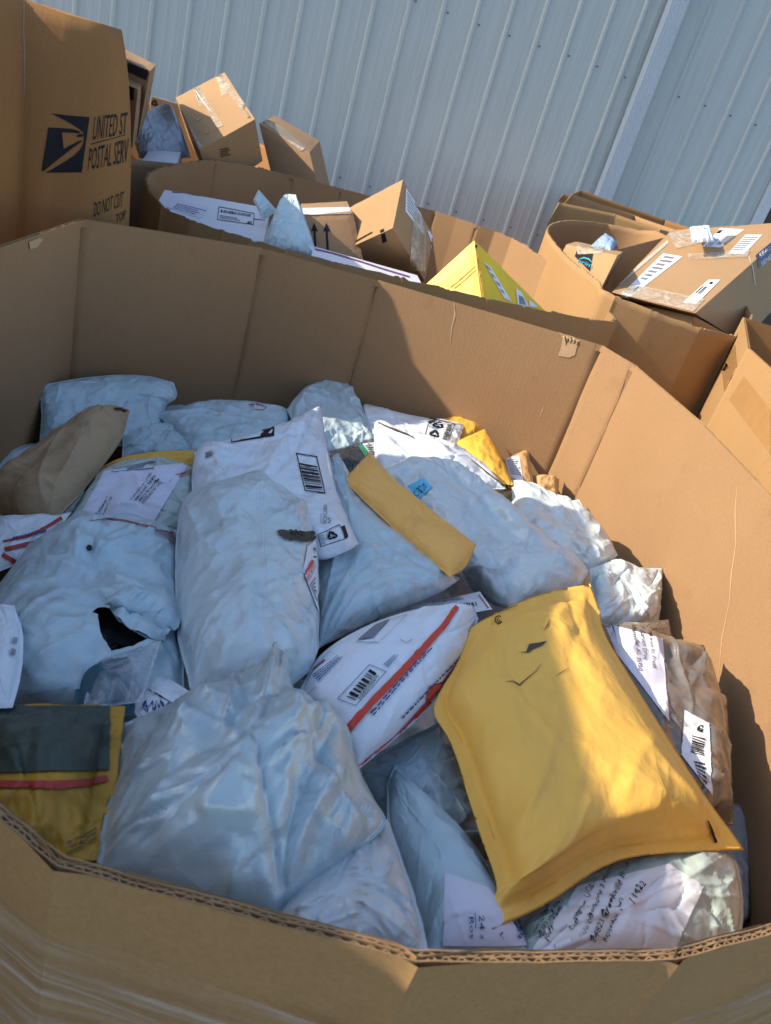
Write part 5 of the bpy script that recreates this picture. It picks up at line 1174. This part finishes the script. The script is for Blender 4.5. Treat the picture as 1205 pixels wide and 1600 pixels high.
stroke(h, 'red_print', [z3(218, 400), z3(260, 365)], [1.5, 2.2], M['red_dk'])
stroke(h, 'corner_mark', [z3(542, 290), z3(568, 302), z3(588, 288)], 0.9, M['ink_grey'])
h = OB['tag_piece']
barcode(h, [z3(690, 158), z3(830, 148), z3(836, 160), z3(690, 172)], 40, 59)
fine_print(h, [z3(660, 140), z3(800, 126), z3(802, 138), z3(664, 154)], 2, 60, M['ink_grey'])
stroke(h, 'red_print', [z3(838, 120), z3(880, 178)], 1.5, M['red_dk'])
# yellow mailer
h = OB['yellow_big']; zY = lambda x, y: (640 + x / 2.133, 880 + y / 2.133)
poly_px(h, 'tear', [[zY(*p) for p in [(362, 298), (388, 296), (398, 270), (430, 266), (458, 260), (440, 276), (412, 288), (396, 300)]]], M['tear'], 0.0010)
stroke(h, 'tear', [zY(320, 396), zY(345, 394), zY(366, 407), zY(395, 382), zY(420, 362), zY(440, 335)], [0.4, 1.2, 2.4, 1.3, 0.9, 0.4], M['tear'], 0.0009)
stroke(h, 'tear', [zY(469, 188), zY(460, 208), zY(447, 228)], [0.5, 2.2, 0.5], M['tear'], 0.0016)
stroke(h, 'fold_mark', [zY(530, 352), zY(500, 368), zY(488, 378)], [0.5, 1.2, 0.5], M['tear'], 0.0012)
stroke(h, 'black_mark', [zY(990, 858), zY(1003, 890), zY(1018, 932)], [2, 4, 5], M['ink'], 0.0020)
stroke(h, 'printed_logo', [zY(296 + 12 * math.cos(a), 190 + 13 * math.sin(a)) for a in np.linspace(0.3, 5.4, 12)], 1.6, M['ink_brown'])
stroke(h, 'printed_logo', [zY(296 + 5 * math.cos(a), 191 + 5 * math.sin(a)) for a in np.linspace(0, 5.0, 8)], 1.4, M['ink_brown'])
fine_print(h, [zY(215, 192), zY(288, 168), zY(290, 176), zY(218, 200)], 1, 61, M['ink_brown'])
fine_print(h, [zY(290, 164), zY(360, 140), zY(362, 146), zY(292, 171)], 1, 62, M['ink_brown'])
# brown film bag labels
h = OB['brown_film']
lb = patch(h, 'address_label', [zY(650, 200), zY(842, 252), zY(864, 528), zY(690, 300)], M['label_lav'], 0.0016)
for s, (a, b_) in (('Jerome D. Printz', ((800, 240), (812, 352))), ('7 Garvon Drive', ((772, 226), (784, 322))), ('Hartville, AL 35950', ((744, 224), (766, 360)))):
    p0 = np.array(zY(a[0] + 10, a[1] - 14)); p1 = np.array(zY(b_[0] + 10, b_[1])); w_ = np.array([-7.5, 0.8])
    text(h, s, [p0, p1, p1 + w_, p0 + w_], M['ink'], 0.0028, lb, name='handwriting', slant=0.03, jit=0.08)
lb = patch(h, 'postal_label', [zY(915, 490), zY(998, 535), zY(1008, 772), zY(905, 640)], M['label'], 0.0016)
poly_px(h, 'eagle_logo', eagle_polys([zY(958, 536), zY(978, 540), zY(978, 568), zY(956, 562)]), M['ink'], 0.0026, lb)
barcode(h, [np.array(p) for p in [zY(940, 575), zY(982, 588), zY(978, 645), zY(936, 632)]][1:] + [np.array(zY(940, 575))], 22, 63, lb, off=0.0026)
fine_print(h, [zY(944, 662), zY(990, 672), zY(996, 745), zY(962, 715)], 5, 64, M['ink'], lb, 0.0026)
# handwritten label on the pointed mailer
h = OB['pointed']
lb = patch(h, 'address_label', [zY(118, 1035), zY(262, 1085), zY(392, 1275), zY(112, 1275)], M['label_lav'], 0.0016)
def hand(host, par, s, a, b_, hgt, mat='ink'):
    a = np.array(a, float); b_ = np.array(b_, float); t_ = (b_ - a) / np.linalg.norm(b_ - a); w_ = np.array([t_[1], -t_[0]]) * hgt
    return text(host, s, [a + w_, b_ + w_, b_, a], M[mat], 0.0028, par, name='handwriting', slant=0.02, jit=0.07)
zl = lambda x, y: (640 + x / 6.025, 1420 + y / 6.025)
hand(h, lb, '24 s', zl(640, 70), zl(650, 285), 8, 'ink_blue'); hand(h, lb, 'Ros', zl(548, 85), zl(556, 280), 7, 'ink_blue')
hand(h, lb, 'L', zl(830, 245), zl(870, 285), 6, 'ink_blue'); hand(h, lb, '289', zl(1015, 105), zl(985, 280), 9, 'ink_blue')
stroke(h, 'pen_stroke', [zl(600, 40), zl(612, 120), zl(605, 190)], 1.1, M['ink_blue'], 0.0028, lb)
h = OB['consignee']
lb = patch(h, 'address_label', [zY(560, 1080), zY(868, 1010), zY(978, 1075), zY(880, 1285)][0:1] + [zY(865, 1005), zY(978, 1078), zY(885, 1280)], M['label'], 0.0016)
lb2 = patch(h, 'address_label', [zY(560, 1080), zY(885, 1280), zY(700, 1300), zY(400, 1300)], M['label'], 0.0016)
zc = lambda x, y: (600 + x / 1.9917, 1250 + y / 1.9917)
for s, a, b_, hg in (('Consignee: UGD', (588, 412), (660, 268), 9), ('c/o Chonzong 3 Manch', (625, 425), (720, 205), 9), ('24823 Brookville Blvd', (652, 440), (765, 205), 9), ('Rosedale, NY', (690, 440), (752, 312), 10), ('11422', (775, 322), (812, 262), 9),
                  ('torn Springo', (475, 425), (520, 335), 7), ('12383 ohio ter', (492, 432), (545, 320), 7), ('North Port, FL 34', (510, 440), (572, 285), 7)):
    hand(h, lb, s, zc(*a), zc(*b_), hg, 'ink')
# blue sticker and the rest
h = OB['long']
lb = patch(h, 'blue_sticker', [z5(997, 452), z5(1058, 420), z5(1095, 455), z5(1035, 508)], M['sticker'], 0.0018)
text(h, 'C-320', [z5(1048, 492), z5(1020, 432 + 12), z5(1046, 432), z5(1075, 468)][0:1] + [z5(1066, 436), z5(1080, 450), z5(1064, 500)][0:3] if False else [z5(1016, 478), z5(1056, 438), z5(1076, 456), z5(1036, 496)], M['navy'], 0.0026, lb)
text(h, 'RIA', [z5(905, 450), z5(935, 442), z5(948, 455), z5(918, 466)], M['ink'], 0.0018)
h = OB['long_top']
stroke(h, 'torn_edge', [z6(150, 172), z6(180, 190), z6(225, 208), z6(262, 222), z6(290, 238)], [1, 2.5, 3, 2.2, 0.6], M['tear'], 0.0018)
stroke(h, 'torn_edge', [z6(200, 312), z6(260, 318), z6(330, 335), z6(400, 352), z6(470, 378), z6(560, 400)], [0.8, 2.2, 1.5, 2.6, 1.8, 1], M['poly_white'], 0.004)
stroke(h, 'torn_edge', [z6(470, 300), z6(520, 340), z6(560, 372), z6(602, 402)], [0.6, 2.2, 1.6, 0.6], M['tear'], 0.0018)
h = OB['dark_label']
patch(h, 'green_label', [z6(90, 262), z6(108, 255), z6(146, 330), z6(138, 345)], M['green'], 0.0018)
lb = patch(h, 'white_label', [z6(104, 255), z6(145, 248), z6(148, 310), z6(135, 300)], M['label'], 0.0020)
fine_print(h, [z6(112, 262), z6(142, 256), z6(145, 300), z6(132, 292)], 5, 65, M['ink'], lb, 0.0028)
h = OB['kraft_small']; lb = patch(h, 'printed_panel', [z6(600, 305), z6(650, 295), z6(665, 385), z6(620, 372)], M['label'], 0.0014)
fine_print(h, [z6(608, 312), z6(648, 304), z6(660, 370), z6(622, 362)], 8, 66, M['ink_grey'], lb, 0.0022)
h = OB['tan_strip']; stroke(h, 'black_edge', [(778, 797), (795, 795), (811, 788)], 6, M['ink'])
h = OB['right_knot']; poly_px(h, 'red_print', [[(1010, 952), (1024, 940), (1026, 956), (1016, 966)]], M['label_lav'])
# green printed panel and stripe on the ochre mailer
h = OB['green_pad']; zp = lambda x, y: (x / 1.826, 1000 + y / 1.826)
patch(h, 'green_panel', [zp(-60, 190), zp(314, 190), zp(312, 372), zp(-60, 382)], M['dkgreen'], 0.0014)
stroke(h, 'red_stripe', [zp(-40, 414), zp(60, 414), zp(180, 415), zp(250, 408), zp(308, 396)], [11, 11, 12, 11, 9], M['red_dk'], 0.0014)
for k in range(3): stroke(h, 'dark_rule', [zp(190, 580 + k * 16), zp(240, 560 + k * 15), zp(276, 540 + k * 14)], 2.2, M['dkgreen'], 0.0014)
h = OB['hand_note']
stroke(h, 'printed_rule', [zh(668, 855), zh(770, 918)], 1.6, M['ink'], 0.0014)
stroke(h, 'handwriting', [zh(632, 945), zh(655, 905), zh(662, 960), zh(640, 935), zh(672, 930), zh(684, 905), zh(690, 955), zh(700, 905), zh(712, 945), zh(722, 902), zh(735, 938), zh(752, 915), zh(765, 928)], 1.7, M['ink_blue'], 0.0014)
h = OB['dirty']
for k in range(16):
    r_ = random.Random(k); x0, y0 = 552 + r_.uniform(-10, 14), 1350 + k * 6
    stroke(h, 'dirt_streak', [(x0, y0), (x0 + r_.uniform(4, 14), y0 + r_.uniform(-8, 4)), (x0 + r_.uniform(14, 24), y0 + r_.uniform(-6, 8))], [0.3, r_.uniform(0.5, 1.1), 0.3], M['paper_brown'], 0.0009)

for o in list(bpy.data.objects):
    if '_o' in o: del o['_o']
